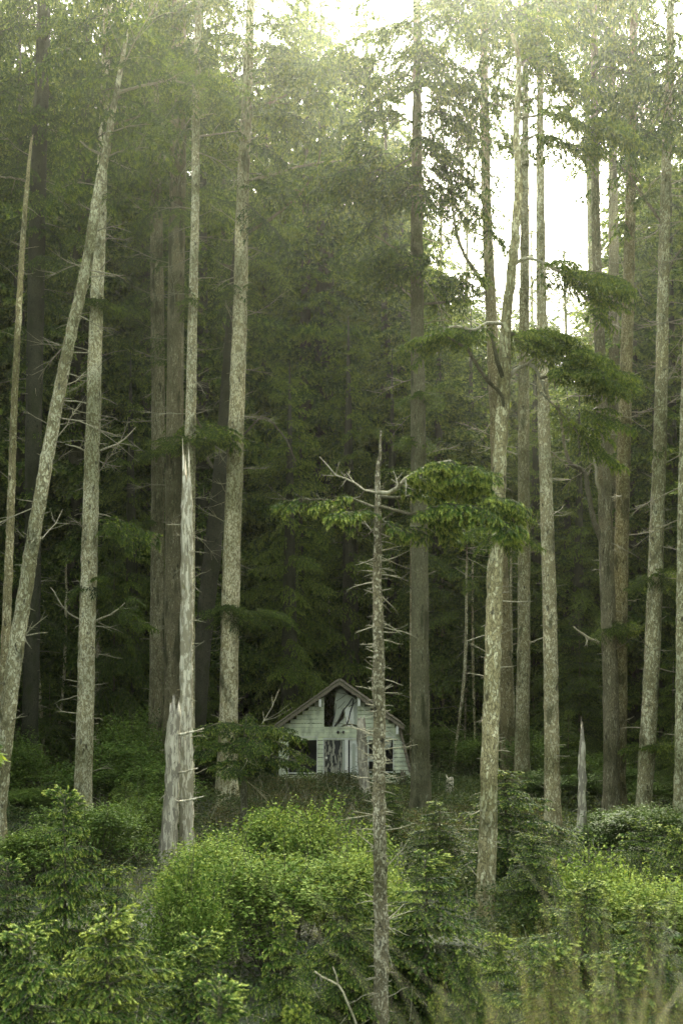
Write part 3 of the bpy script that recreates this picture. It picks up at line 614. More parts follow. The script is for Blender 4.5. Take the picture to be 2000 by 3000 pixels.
tree(ST, 'pale leaning trunk with a dark tuft ring, last but one before the picture edge', 'tree',
     [(1546, -160, 14), (1538, 100, 18), (1531, 350, 22), (1524, 600, 25), (1519, 850, 28), (1514, 1050, 31), (1506, 1280, 34), (1498, 1500, 36), (1486, 1720, 38), (1476, 1915, 44)], Y=36.4, bark='pale',
     stubs=[(400, 1850, 40)], stub_len=(.2, 1.5),
     limbs=[dict(pts=[(1524, 520, 0), (1490, 470, 0), (1440, 400, 0), (1395, 350, 0), (1370, 330, 0)], w=(7, 3), twigs=8, tl=1.), dict(pts=[(1524, 660, 0), (1550, 590, 0), (1575, 560, 0)], w=(5, 3), twigs=2)],
     foliage=[('auto', -160, 250, 28, 3.0, 3.4), ('auto', 250, 480, 8, 2.2, 1.8), ('ring', 1325, .9, 14), ('ring', 1712, 1.0, 14), ('ring', 1030, .5, 5)])
tree(ST, 'light trunk cut by the edge of the picture beside the pale leaning one', 'tree',
     [(1592, -160, 14), (1588, 200, 18), (1584, 600, 24), (1577, 900, 27), (1571, 1150, 29), (1568, 1400, 30), (1566, 1650, 31), (1563, 1960, 38)], Y=32, bark='pale',
     stubs=[(300, 1900, 24)], foliage=[('auto', -160, 300, 24, 2.6, 3.)])
tree('dead_tree', 'short pointed snag, bare and grey, among the bushes under the knotty trunk', 'dead tree',
     [(1337, 1679, 3), (1337, 1700, 11), (1336, 1760, 17), (1336, 1850, 20), (1334, 1960, 25)], Y=32, bark='snag', ragged=.2, flare=1.1, jitter=.12, stubs=[(1700, 1940, 5)], stub_len=(.1, .3))
tree('dead_tree', 'broken grey snag standing against the cabin door', 'dead tree',
     [(830, 1660, 17), (830, 1680, 21), (833, 1740, 23), (837, 1800, 24), (842, 1850, 27)], Y=43, bark='snag', ragged=.16, flare=1.1, jitter=.1, stubs=[(1680, 1830, 12)], stub_len=(.3, 1.1),
     limbs=[dict(pts=[(826, 1672, 0), (805, 1664, -.1), (785, 1668, -.1)], w=(5, 3), twigs=2)])
tree('stump', 'small cut stump on the grass beyond the straight grey trunk', 'stump',
     [(1033, 1791, 16), (1033, 1805, 17), (1033, 1822, 21)], Y=45, bark='snag', ragged=.1, flare=1.1, jitter=.12)
tree('stump', 'rotten reddish stump against the cabin wall', 'stump',
     [(925, 1779, 14), (925, 1795, 15), (926, 1812, 18)], Y=47.5, bark='twig', ragged=.1, flare=1.1, jitter=.12)
for (lab, x, yt, w, Y, ln) in [('very hazy slim conifer in the bright gap, behind the half hidden grey trunk', 1068, 330, 9, 86, 6), ('faint slender conifer in the bright gap between the slim and knotty trunks', 1224, 520, 8, 92, -4),
                              ('faint leaning conifer in the bright gap beside the slim hazy trunk', 1308, 560, 9, 84, -14), ('faint slender conifer where the bright gap meets the straight grey trunk', 1010, 420, 10, 80, 3)]:
    yb = (CZ*F/Y+HY)/K
    tree('slender_tree', lab, 'tree', [(x+ln, yt, w*.5), (x+ln*.5, 800, w*.9), (x, yb-20, w*1.2)], Y=Y, bark='bark', seed=x, stubs=[(yt, 900, 26)], stub_len=(.8, 3.), stub_r=.03, sides=8,
         foliage=[('auto', yt-10, yt+150, 20, 1.4, 3.0), ('auto', yt+150, 900, 30, 3.0, 3.8)])
tree('understory_spruce', 'wide loose spruce whose layered boughs hide the cabin corner', 'spruce', [(566, 1640, 3), (562, 1700, 8), (560, 1815, 14)], Y=34, bark='limb', kind='mid', leaf='young', deadlimbs=(1690, 1800, 6),
     limbs=[dict(pts=[(563, 1672, 0), (610, 1668, -.2), (660, 1685, -.3), (672, 1692, -.3)], w=(4, 2), twigs=5, tl=.5, fol=(14, .6, .1)), dict(pts=[(562, 1705, 0), (620, 1700, .1), (665, 1722, .2), (700, 1742, .2)], w=(4, 2), twigs=5, tl=.5, fol=(15, .5, .1)),
            dict(pts=[(562, 1738, 0), (630, 1738, -.3), (668, 1752, -.4), (700, 1768, -.4)], w=(4, 2), twigs=5, tl=.5, fol=(13, .45, .15)), dict(pts=[(563, 1668, 0), (520, 1660, 0), (475, 1672, 0), (448, 1690, 0)], w=(4, 2), twigs=5, tl=.5, fol=(14, .85, .1)),
            dict(pts=[(562, 1712, 0), (515, 1710, -.3), (470, 1722, -.4), (450, 1738, -.4)], w=(4, 2), twigs=5, tl=.5, fol=(14, .8, .1)), dict(pts=[(562, 1690, 0), (580, 1696, -.7), (590, 1712, -1.3)], w=(4, 2), twigs=5, tl=.5, fol=(12, .8, .1)),
            dict(pts=[(562, 1745, 0), (540, 1752, -.8), (530, 1768, -1.4)], w=(4, 2), twigs=5, tl=.5, fol=(12, .8, .1))],
     foliage=[('auto', 1640, 1680, 8, .35, .8)])
# dim thin trunks inside the wood behind the cabin
DK = 'thin dim trunks in the gloom behind the cabin'
for (x, yt, w, Y, b, ln) in [(752, 560, 46, 63, 'darkbark', 2), (810, 1150, 9, 60, 'pale', 8), (826, 1180, 8, 61, 'pale', -4), (942, 1150, 10, 54, 'pale', 2), (987, 1200, 8, 55, 'pale', -6), (1043, 1280, 10, 53, 'pale', 24), (1066, 1250, 8, 56, 'bark', 5), (1020, 1300, 7, 57, 'bark', -4), (1092, 1290, 8, 54, 'pale', -6),
                            (1105, 1150, 18, 66, 'darkbark', 2), (1182, 1200, 9, 54, 'pale', -8), (1290, 1250, 12, 70, 'darkbark', 4), (1344, 1180, 10, 66, 'bark', 6), (790, 1350, 8, 60, 'pale', -30), (106, 1280, 10, 52, 'pale', -18), (128, 1290, 9, 54, 'pale', 20),
                            (222, 1400, 16, 54, 'bark', 3), (300, 700, 26, 66, 'darkbark', 2), (500, 400, 16, 62, 'darkbark', 10), (640, 1180, 12, 64, 'darkbark', -8), (690, 1250, 10, 66, 'bark', 6), (1462, 1100, 12, 60, 'bark', 4), (1540, 1000, 16, 58, 'darkbark', 0)]:
    yb = (CZ*F/Y+HY)/K
    lab = {752: 'very dark thick trunk directly behind the cabin roof'}.get(x, 'thin dim trunk in the gloom of the wood behind the cabin')
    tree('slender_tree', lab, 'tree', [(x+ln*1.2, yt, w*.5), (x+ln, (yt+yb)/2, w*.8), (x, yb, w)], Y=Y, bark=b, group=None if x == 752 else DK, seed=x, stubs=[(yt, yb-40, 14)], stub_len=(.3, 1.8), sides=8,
         foliage=[('auto', yt-10, yt+180, 9, 1.2, 2.4), ('auto', yt+180, yb-200, 5, 2.0, 1.6)])

# ------------------------------------------------------------------ young spruces and saplings
YC = {}
def young_source(kind, v):
    if (kind, v) in YC: return YC[(kind, v)]
    H, Rm = {'young': [(3.6, 1.35), (3.3, 1.55), (3.9, 1.25), (3.4, 1.45)], 'mid': [(5.0, 2.1), (6.5, 2.3), (4.5, 2.3)]}[kind][v]
    cr = young_crown(H, Rm, kind, 50+v*3+(20 if kind == 'mid' else 0)); st = stem(H, .045 if kind == 'young' else .07, v)
    YC[(kind, v)] = [H, Rm, cr, st, None]; return YC[(kind, v)]
def young(label, x, y, Y, Rm, kind='young', v=0, name='young_spruce', mat=None, group=None):
    s = young_source(kind, v); H0, R0, cr, st, root0 = s
    top = P(x, y, Y); gz = float(ground_z(top[0], Y)); H = top[2]-gz
    sc = (Rm/R0, Rm/R0, H/H0)
    rz = rng.random()*6.28
    if root0 is None:
        r = empty(name, (top[0], Y, gz), label, 'spruce', group); r.rotation_euler = (0, 0, rz); r.scale = sc
        build('crown', cr, [M['young' if kind == 'young' else 'needle'], M['twig']], r); build('trunk', st, M['limb'], r, smooth=True); s[4] = r
    else:
        r = copy_tree(root0, name, (top[0], Y, gz), rz, sc, label, group)
    return r
for a in [
    ('young spruce with a forked leader tip, in front of the upright pale trunk', 150, 1835, 15, 1.0, 2),
    ('broad young spruce cut by the bottom edge, directly below the forked leader one', 250, 2120, 11, 1.35, 1),
    ('young spruce at the bottom corner under the barkless pole', 70, 2150, 10.5, 1.2, 3),
    ('young spruce touching the picture edge below the barkless pole', 18, 1990, 15.5, 1.0, 2),
    ('small pointed young spruce between the forked leader one and the broken snag', 268, 2003, 16, .95, 2),
    ('young spruce crown low in front of the broad-leaved thicket', 455, 2165, 11.5, 1.15, 0),
    ('wide young spruce with shaded underside, in front of the thicket and beside the dead tree', 655, 2115, 12.5, .8, 3),
    ('young spruce just behind the thin dead tree, dense yellow-green top', 800, 2035, 15.5, 1.1, 1),
    ('young spruce on the far side of the thin dead tree, fine feathery top', 978, 1975, 16, 1.3, 2),
    ('small young spruce at the bottom edge by the bent dead branch', 680, 2330, 8.5, .42, 2),
    ('tall dark young spruce behind the foot of the crooked pale tree', 1160, 1776, 26, 1.8, 0),
    ('young spruce overlapping the tall dark one, shorter and lighter', 1225, 1925, 22.5, 1.4, 1),
    ('small spruce sapling between the straight grey trunk and the crooked pale tree', 1010, 1848, 27, 1.15, 2),
    ('little spruce sapling at the edge of the brown brush before the cabin', 903, 1812, 33, .9, 3),
    ('low spruce in front of the crooked pale tree foot', 1145, 2165, 13, .85, 3),
    ('young spruce low between the dead tree and the crooked pale tree', 1075, 2215, 11.5, .62, 1),
    ('young spruce behind the dry grass, under the pointed snag', 1345, 2035, 17, 1.3, 0),
    ('yellowish young spruce below the pale leaning trunk', 1480, 1895, 23, 1.35, 3),
    ('young spruce at the picture edge below the edge trunk', 1560, 1915, 21, 1.2, 1),
    ('young spruce half veiled by dry grass near the corner', 1490, 2080, 14.5, 1.3, 2),
    ('low young spruce veiled by the dry grass stems', 1270, 2190, 11.5, 1.1, 0),
    ('young spruce at the bottom edge beside the dead tree trunk', 1000, 2300, 10.5, .38, 3),
    ('bottom edge spruce top between the broad one and the dead tree', 505, 2290, 9, .85, 2),
    ('dark low spruce directly behind the lower trunk of the thin dead tree', 850, 2120, 17, 1.15, 0),
    ('shaded spruce just beyond the foot of the thin dead tree', 935, 2150, 16.2, .9, 1),
    ('bushy spruce hidden deep behind the dry grass tussock', 1420, 2230, 10.5, 1.1, 3),
    ('small spruce rising from the yellow-green bushes under the trunk with the elbow limb', 1412, 1975, 24, 1.0, 2),
    ]:
    young(a[0], a[1], a[2], a[3], a[4]*1.28, 'young', a[5])
for a in [
    ('dark understory spruce beside the cabin gable, under the very dark trunk', 655, 1475, 57, 3.0, 1),
    ('understory spruce behind the upright pale trunk', 262, 1235, 53, 2.6, 2),
    ('understory spruce glimpsed between the elbowed trunk and the knotty one', 1330, 1400, 52, 2.8, 1),
    ('spruce sapling with bright tips behind the pointed snag', 1305, 1640, 43, 1.9, 0),
    ('spruce sapling with bright tips under the tuft ring of the pale leaning trunk', 1560, 1690, 43, 1.8, 2),
    ('dark spruce sapling beyond the straight grey trunk', 1050, 1560, 58, 2.6, 2),
    ('feathery spruce behind the slim and the knotty trunks', 1225, 1440, 58, 2.6, 0),
    ('spruce sapling behind the broken and silver snags', 480, 1560, 52, 2.2, 2),
    ('dark bushy spruce beneath the barkless pole and dim mossy trunk', 115, 1560, 52, 2.4, 0),
    ('spruce sapling on the bank beside the flared cabin wall', 905, 1560, 60, 2.2, 1),
    ('understory spruce between the slim and stout trunks near the snag foot', 385, 1480, 58, 2.6, 1),
    ('dark layered spruce beyond the cabin, under the straight grey trunk', 1000, 1330, 64, 3.0, 0),
    ('dark layered spruce behind the thin pale stems at the picture side', 160, 1420, 56, 2.6, 1),
    ('dark spruce by the edge trunk, mid height', 1545, 1480, 50, 2.4, 0),
    ('dark spruce bough mass low between the silver snag and the upright pale trunk', 290, 1800, 33, 1.5, 0),
    ]:
    young(a[0], a[1], a[2], a[3], a[4], 'mid', a[5], name='understory_spruce')

# ------------------------------------------------------------------ broad-leaved shrubs, brush, ground cover
def leaf_proto():
    V = np.array([[0, 0, 0], [.45, .28, .10], [1, 0, -.08], [.45, -.28, .10]]); T = np.array([[0, 1, 2], [0, 2, 3]])
    return (V, T, np.array([-.05, .02, .08, .02]), np.zeros(2, int))
LP = leaf_proto()
def scatter_leaves(acc, Pn, size, rr, av=.5, up=.8, sd=.16):
    n = len(Pn); D = rr.normal(0, 1, (n, 3)); D[:, 2] = D[:, 2]*.45-.05
    U = np.array([0, 0, up])+rr.normal(0, .5, (n, 3))
    Ms = frames(D, norm(U))*(size*(.6+.8*rr.random(n)))[:, None, None]
    acc.put(LP, Ms, Pn, av+rr.normal(0, sd, n))
def shrub_mesh(H, Rm, n, size, seed, bright=.5, lobes=9):
    rr = np.random.default_rng(seed); acc = Acc(); sacc = Acc()
    C = []; 
    for q in range(lobes):
        a = rr.uniform(0, 6.28); r_ = Rm*math.sqrt(rr.random())*.62; h = H*(.32+.56*rr.random())*(1-.25*(r_/Rm))
        C.append((r_*math.cos(a), r_*math.sin(a), h, Rm*rr.uniform(.20, .50)))
    for (cx, cy, cz, cr) in C:
        k = n//lobes; d = norm(rr.normal(0, 1, (k, 3))); d[:, 2] = np.where(rr.random(k) < .75, np.abs(d[:, 2]), d[:, 2])
        # leafy shoots: leaves gather along little stems leaving the lobe
        g = k//7; d = norm(d[:g]); rad = cr*(.35+.75*rr.random(g)**.6+.35*(rr.random(g) > .88))
        root = np.array([cx, cy, cz])+d*rad[:, None]*np.array([1, 1, .95])
        dirn = norm(d*.8+np.array([0, 0, .8])+rr.normal(0, .3, (g, 3)))
        pts = (root[:, None]+dirn[:, None]*(np.linspace(0, .30, 7)*rr.uniform(.6, 1.3, (g, 1)))[..., None]).reshape(-1, 3)+rr.normal(0, .018, (g*7, 3))
        scatter_leaves(acc, pts, size, rr, av=np.repeat(bright+rr.normal(0, .10, g), 7)[:len(pts)]+np.tile(np.linspace(-.1, .18, 7), g), sd=.09)
    for q in range(46):
        cx, cy, cz, cr = C[q % lobes]; e = np.array([cx, cy, cz+cr*.9])+rr.normal(0, cr*.5, 3); b = np.array([cx*.25, cy*.25, -.1])
        tube(sacc, np.array([b, (b+e)/2+rr.normal(0, .12, 3), e, e+rr.normal(0, .16, 3)+np.array([0, 0, .38])]), [.015, .010, .005, .002], 4)
    return acc.proto(), sacc.proto()
SHR = {}
def shrub(label, x, y, Y, Rm, v, mat='leaf', name='shrub', group=None):
    key = (v, mat)
    H0, R0 = [(2.6, 1.5), (2.2, 1.7), (3.0, 1.3)][v % 3]
    top = P(x, y, Y); gz = float(ground_z(top[0], Y)); H = max(.5, top[2]-gz); sc = (Rm/R0, Rm/R0, H/H0/1.02)
    if key not in SHR:
        fo, stm = shrub_mesh(H0, R0, 14000 if v < 3 else 11000, .075, 300+v, .5, 11)
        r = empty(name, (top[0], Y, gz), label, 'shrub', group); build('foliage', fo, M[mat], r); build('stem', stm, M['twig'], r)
        r.scale = sc; SHR[key] = r
    else: r = copy_tree(SHR[key], name, (top[0], Y, gz), rng.random()*6.28, sc, label, group)
    return r
for a in [('bright broad-leaved shrub at the top of the thicket before the cabin', 590, 1845, 24, 1.5, 0, 'leaf'),
          ('pale green leafy shrub between the broad-leaved thicket top and the dead tree', 760, 1880, 22.5, 1.6, 1, 'leaf'),
          ('leafy shrub growing round the foot of the silver snag', 480, 1925, 21, 1.3, 2, 'leaf'),
          ('mid green shrub with large leaves low in the thicket, above the spruce crowns', 430, 2010, 17.5, 1.15, 1, 'leaf'),
          ('broad-leaved shrub in the middle of the thicket', 640, 1960, 19, 1.5, 2, 'leaf'),
          ('leafy shrub crossed by the thin dead tree', 850, 1960, 19, 1.2, 0, 'leaf'),
          ('yellow-green shrub below the elbowed trunk, behind the dry grass', 1400, 1985, 19, 1.3, 1, 'leaf'),
          ('leafy shrub at the picture edge behind the dry grass', 1540, 2010, 17.5, 1.1, 2, 'leaf'),
          ('dark trimmed-looking shrub mound behind the upright pale trunk', 285, 1490, 58, 2.8, 0, 'leafdark'),
          ('dark leafy shrub between the upright pale trunk and the broken snag', 320, 1660, 44, 2.4, 1, 'leafdark'),
          ('dark shrub at the foot of the dim mossy trunk', 70, 1815, 40, 2.2, 2, 'leafdark'),
          ('dark shrub bank beside the leaning pale trunk foot', 100, 1890, 27, 1.6, 0, 'leafdark'),
          ('dull green shrub in front of the lone dark grey trunk', 300, 1850, 31, 1.7, 1, 'leafdark'),
          ('dark shrub under the slanting mossy trunk', 500, 1690, 48, 2.0, 2, 'leafdark'),
          ('rounded dark shrub beyond the small cut stump', 1050, 1665, 54, 2.8, 0, 'leafdark'),
          ('dark shrub beyond the cut stump, nearer the crooked pale tree', 1110, 1700, 52, 2.4, 1, 'leafdark'),
          ('green shrub between the knotty trunk and the pointed snag', 1300, 1770, 42, 1.9, 2, 'leafdark'),
          ('dim shrub filling the gap beside the straight tall trunk foot', 1450, 1770, 44, 2.2, 0, 'leafdark'),
          ('dim shrub behind the edge trunk', 1535, 1790, 42, 2.0, 1, 'leafdark'),
          ('dark green shrub rising behind the upright pale trunk foot', 215, 1700, 40, 2.4, 0, 'leafdark'),
          ('dark shrub under the barkless pole, deep in the shade', 20, 1700, 44, 2.4, 1, 'leafdark'),
          ('dark shrub between the lone grey trunk and the slanting mossy one', 420, 1720, 52, 2.6, 2, 'leafdark'),
          ('low dark shrub before the stout trunk foot', 330, 1760, 37, 2.0, 0, 'leafdark'),
          ('dull shrub just behind the forked leader spruce', 190, 1845, 28, 1.5, 2, 'leafdark'),
          ('green shrub behind the foot of the knotty trunk', 1240, 1700, 46, 2.2, 1, 'leafdark'),
          ('green shrub before the double foot of the elbowed and straight trunks', 1380, 1860, 31, 1.5, 0, 'leafdark'),
          ('green shrub under the pale leaning trunk foot', 1490, 1850, 30, 1.6, 2, 'leafdark'),
          ('dim green bank shrub behind the pointed snag', 1360, 1740, 48, 2.4, 1, 'leafdark'),
          ('mid green shrub beside the cabin eave, next to the straight grey trunk', 910, 1610, 60, 2.2, 2, 'leafdark')]:
    shrub(*a)
# brown-green brush belt before the cabin, and the low ground cover of the whole floor
def cover(name, n, size, hfun, region, mat, seed, mask=None, avf=None, stems=0):
    rr = np.random.default_rng(seed); acc = Acc(); y0, y1 = region
    Y = np.sqrt(rr.uniform(y0*y0, y1*y1, n)); X = rr.uniform(-.345, .345, n)*Y
    if mask is not None:
        k = mask(X, Y, rr); X, Y = X[k], Y[k]
    h = hfun(X, Y)*rr.random(len(X))**.5
    Pn = np.stack([X, Y, ground_z(X, Y)+h], 1)
    scatter_leaves(acc, Pn, size*(.7+Y/60), rr, av=.42+.18*np.sin(X*1.7+Y)*np.cos(Y*.9)+.12*rr.normal(0, 1, len(X)))
    for q in range(stems):
        Yq = rr.uniform(y0, y1); Xq = rr.uniform(-.33, .33)*Yq
        if mask is not None and not mask(np.array([Xq]), np.array([Yq]), rr)[0]: continue
        hq = float(hfun(np.array([Xq]), np.array([Yq]))[0])*rr.uniform(.9, 1.5); b = np.array([Xq, Yq, float(ground_z(Xq, Yq))])
        tube(acc, np.array([b, b+[rr.normal(0, .1), rr.normal(0, .1), hq*.6], b+[rr.normal(0, .25), rr.normal(0, .2), hq]]), [.012, .008, .003], 3, mi=1)
    o = build(name, acc, [M[mat], M['stub']]); o['kind'] = 'stuff'; return o
bump = lambda X, Y: .55+.30*np.sin(X*.9+.5)*np.sin(Y*.8)+.2*np.sin(X*2.3+Y*1.1)
inh = lambda X, Y: (np.abs(X) < 3.3) & (Y > 49.2) & (Y < 58)
o = cover('undergrowth', 210000, .075, lambda X, Y: .25+.75*np.clip(bump(X, Y), 0, 2), (12, 62), 'under', 5, lambda X, Y, rr: ~inh(X, Y), stems=900)
o['label'] = 'low leafy ground cover over the forest floor'; o['category'] = 'undergrowth'
o = cover('brush', 110000, .05, lambda X, Y: (.55+.5*np.clip(bump(X*1.3, Y*1.2), 0, 2))*np.where(Y > 47.5, .6, 1)*np.where((X > .8) & (Y > 36), .45, 1), (30, 49.5), 'brush', 6, lambda X, Y, rr: (X > -4.2) & (X < 6.5) & (rr.random(len(X)) < np.clip((Y-29)/5, 0, 1)) & ~((X > 1.6) & (Y > 44)), stems=500)
o['label'] = 'brown-green low brush belt before the cabin'; o['category'] = 'brush'
# a strip of mown-looking grass beside the cut stump
def blades(acc, X, Y, H, W, rr, curl=.35, seg=3, seed_head=0):
    n = len(X); az = rr.uniform(0, 6.28, n); b = np.stack([X, Y, ground_z(X, Y)], 1); lean = rr.normal(0, curl, n)
    d = np.stack([np.cos(az), np.sin(az), 0*az], 1); w = np.stack([-np.sin(az), np.cos(az), 0*az], 1)
    s = np.linspace(0, 1, seg+1); V = []
    for i, q in enumerate(s):
        c = b+np.array([0, 0, 1.])*(H*q*(1-.15*q))[:, None]+d*(lean*H*q*q)[:, None]; ww = (W*(1-.8*q))[:, None]*w
        V += [c-ww, c+ww]
    V = np.stack(V, 1); T = []
    for i in range(seg): T += [[2*i, 2*i+1, 2*i+3], [2*i, 2*i+3, 2*i+2]]
    T = (np.array(T)[None]+(np.arange(n)*2*(seg+1))[:, None, None]).reshape(-1, 3)
    A = np.clip(.45+rr.normal(0, .2, n), 0, 1)
    acc.add(V.reshape(-1, 3), T, np.repeat(A, 2*(seg+1)))
    return b+np.array([0, 0, 1.])*(H*.85)[:, None]+d*(lean*H)[:, None], d
rr = np.random.default_rng(9); acc = Acc()
n = 26000; X = rr.uniform(1.6, 8.5, n); Y = rr.uniform(43.5, 52, n)
blades(acc, X, Y, rr.uniform(.12, .3, n), rr.uniform(.004, .008, n), rr)
o = build('grass', acc, M['lawn']); o['kind'] = 'stuff'; o['label'] = 'short green grass strip round the cut stump'; o['category'] = 'grass'
# tall dry grass on the bank close to the camera, out of focus
acc = Acc(); n = 620
Y = rr.uniform(1.7, 2.8, n); u = 1010+ (2100-1010)*rr.random(n)**.8; X = (u-1000+ 0*u)/F*Y*1.0
X = np.clip(X, .02, None)+rr.normal(0, .03, n)
X = (1360+760*rr.random(n)**.7-1000)/F*Y
dens = np.clip((X/Y*F+1000-1150)/500, .05, 1)
top = 3000-(20+680*dens*rr.random(n)**2.3)
H = CZ-(top-HY)*Y/F-ground_z(X, Y); k = (rr.random(n) < .1+.6*dens) & (H > .2)
X, Y, H = X[k], Y[k], H[k]
tips, dd = blades(acc, X, Y, H, rr.uniform(.0010, .0022, len(X)), rr, curl=.27, seg=5)
for q in range(0, len(tips), 7):        # seed heads
    m = 14; tq = rr.random(m); p = tips[q]+np.array([0, 0, 1.])*((tq-.6)*.14)[:, None]+rr.normal(0, .006, (m, 3))
    Ms = frames(rr.normal(0, .5, (m, 3))+np.array([0, 0, 1.]))*.006
    acc.put(LP, Ms, p, .75)
o = build('dry_grass', acc, M['grass']); o['kind'] = 'stuff'; o['label'] = 'tall dry grass close to the camera, blurred'; o['category'] = 'grass'
# dead twiggy stalk low beside the thin dead tree
acc = Acc(); 
for (pts, w) in [([(790, 2352+60, 0), (800, 2310, 0), (775, 2262, 0), (742, 2247, 0), (722, 2232, 0)], (9, 4)), ([(776, 2262, 0), (770, 2235, 0), (764, 2222, 0)], (4, 2))]:
    lp = np.array([P(x, y, 9.6+dy) for x, y, dy in pts])
    if w[0] > 5: lp[0][2] = ground_z(lp[0][0], 9.6)-.1
    tube(acc, smooth_path(lp, .08), np.linspace(wm(w[0], 9.6)/2, wm(w[1], 9.6)/2, len(smooth_path(lp, .08))), 6, jitter=.1)
pr = acc.proto(); b0 = P(795, 2352, 9.6)
o = build('dead_branch', pr, M['stub'], smooth=True); o['label'] = 'bent dead branch poking up beside the foot of the thin dead tree'; o['category'] = 'branch'

# ------------------------------------------------------------------ the wood behind
def wood_tree(H, Rm, seed, kind, n, z0=.12):
    global rng
    keep = rng; rng = np.random.default_rng(seed); acc = Acc()
    for q in range(n):
        s = (q+rng.random())/n; z = H*(z0+(1-z0)*s); L = max(.8, Rm*(1-s)**.6*(.5+.65*rng.random()))
        put_branch(acc, kind, (rng.normal(0, .15), rng.normal(0, .15), z), q*2.399+rng.normal(0, .5), R(-14+30*s)+rng.normal(0, .15), L, av=rng.normal(0, .08))
    rng = keep; t = Acc(); tube(t, np.array([[0, 0, -.5], [.1, .05, H*.3], [0, 0, H*.7], [0, 0, H]]), [.5, .4, .2, .02], 9)
    return acc.proto(), t.proto()
def skyline(x):
    return float(np.interp(x, [-200, 0, 60, 160, 560, 780, 850, 900, 960, 1040, 1180, 1300, 1370, 1420, 1480, 1568, 1800], [-100, -60, -60, -200, -200, -200, 40, 250, 480, 660, 690, 790, 720, 400, 230, 180, 100]))
WT = [wood_tree(40, 4.6, 900+v, 'far', 150) for v in range(4)]
src = {}
rr = np.random.default_rng(77)
front = []
for i in range(60):
    Y = rr.uniform(56, 74); vx = -120+1800*((i+rr.random())/60*1.0); vx = (i*29.7*7+rr.uniform(-20, 20)) % 1780-110
    X = (vx*K-1000)*Y/F
    if abs(X) < 4.2 and Y < 61: Y = 63
    front.append((vx, Y))
for i, (vx, Y) in enumerate(front):
    X = (vx*K-1000)*Y/F; ty = skyline(vx)+rr.normal(20, 50); z = CZ-(ty*K-HY)*Y/F
    gz = float(ground_z(X, Y)); H = float(np.clip(z-gz, 8, 46)); v = i % 4; sc = (min(1.1, .35+H/50),)*2+(H/40,)
    lab = 'dark conifer in the dense wood behind the cabin and trunks'; grp = 'conifers in the wood behind'
    if v not in src:
        r = empty('conifer_tree', (X, Y, gz), lab, 'tree', grp); r.scale = sc; r.rotation_euler = (0, 0, rr.random()*6.28)
        build('crown', WT[v][0], [M['far'], M['twig']], r); build('trunk', WT[v][1], M['darkbark'], r, smooth=True); src[v] = r
    else: copy_tree(src[v], 'conifer_tree', (X, Y, gz), rr.random()*6.28, sc, lab, grp)
acc = Acc()
WF = [wood_tree(36, 5.0, 950+v, 'wood', 60) for v in range(3)]
for i in range(105):
    Y = rr.uniform(76, 125); vx = rr.uniform(-500, 2070); X = (vx*K-1000)*Y/F
    gz = float(ground_z(X, Y)); ty = skyline(np.clip(vx, -150, 1750))+rr.normal(60, 60); z = CZ-(ty*K-HY)*Y/F; H = float(np.clip(z-gz, 9, 44)); a = rr.random()*6.28
    S = min(1.15, .4+H/45)
    Mx = np.array([[math.cos(a)*S, -math.sin(a)*S, 0], [math.sin(a)*S, math.cos(a)*S, 0], [0, 0, H/36]])
    for pr_, mi in ((WF[i % 3][0], None), (WF[i % 3][1], 1)):
        V, T, A, MI = pr_
        acc.add(V@Mx.T+np.array([X, Y, gz]), T, A, MI if mi is None else mi)
# bright mid-height conifers standing in front of the wood
M['bright'] = leaf_mat('bright conifer needles', (.022, .048, .010), (.10, .155, .022), (.30, .37, .07), .42)
BT = None
for i, (lab, x, y, Y, Rm) in enumerate([('light green conifer showing between the tallest pale trunk and the cabin trunk, mid height', 800, 725, 58, 4.0),
    ('light green conifer with layered boughs just beside the tallest pale trunk', 665, 830, 54, 3.4), ('soft green conifer behind the straight grey trunk by the cabin, mid height', 900, 800, 60, 3.4),
    ('hazy light conifer behind the crooked pale tree at the foot of the bright gap', 1110, 715, 62, 3.6), ('hazy light conifer between the slim and knotty trunks', 1230, 770, 60, 3.2),
    ('light conifer glimpsed between the upright pale trunk and the lone grey one', 300, 800, 55, 3.2), ('light conifer behind the barkless pole', 50, 830, 60, 3.4), ('light conifer at the picture edge behind the pale leaning trunk', 1500, 900, 56, 3.2),
    ('light conifer filling the gap behind the elbowed trunk', 1330, 900, 55, 3.0), ('light conifer low behind the tallest pale trunk, above the cabin', 690, 1010, 60, 2.6)]):
    X = (x*K-1000)*Y/F; gz = float(ground_z(X, Y)); H = CZ-(y*K-HY)*Y/F-gz
    if BT is None:
        c_, t_ = wood_tree(20, 3.4, 990, 'old', 95, .10); BT = empty('conifer_tree', (X, Y, gz), lab, 'tree'); build('crown', c_, [M['bright'], M['twig']], BT); build('trunk', t_, M['darkbark'], BT, smooth=True)
        BT.scale = (Rm/3.4, Rm/3.4, H/20)
    else: copy_tree(BT, 'conifer_tree', (X, Y, gz), rr.random()*6.28, (Rm/3.4, Rm/3.4, H/20), lab)
# flanks of the same wood, outside the picture but shading it
for i in range(46):
    sgn = 1 if i % 2 else -1; Y = rr.uniform(22, 75); X = sgn*(Y*.36+rr.uniform(2, 14)); H = rr.uniform(26, 40); a = rr.random()*6.28; gz = float(ground_z(X, Y))
    Mx = np.array([[math.cos(a), -math.sin(a), 0], [math.sin(a), math.cos(a), 0], [0, 0, H/36]])
    for pr_, mi in ((WF[i % 3][0], None), (WF[i % 3][1], 1)):
        V, T, A, MI = pr_
        acc.add(V@Mx.T+np.array([X, Y, gz]), T, A, MI if mi is None else mi)
o = build('background_woods', acc, [M['far'], M['twig']]); o['kind'] = 'stuff'; o['label'] = 'far wood of conifers closing the view'; o['category'] = 'woods'

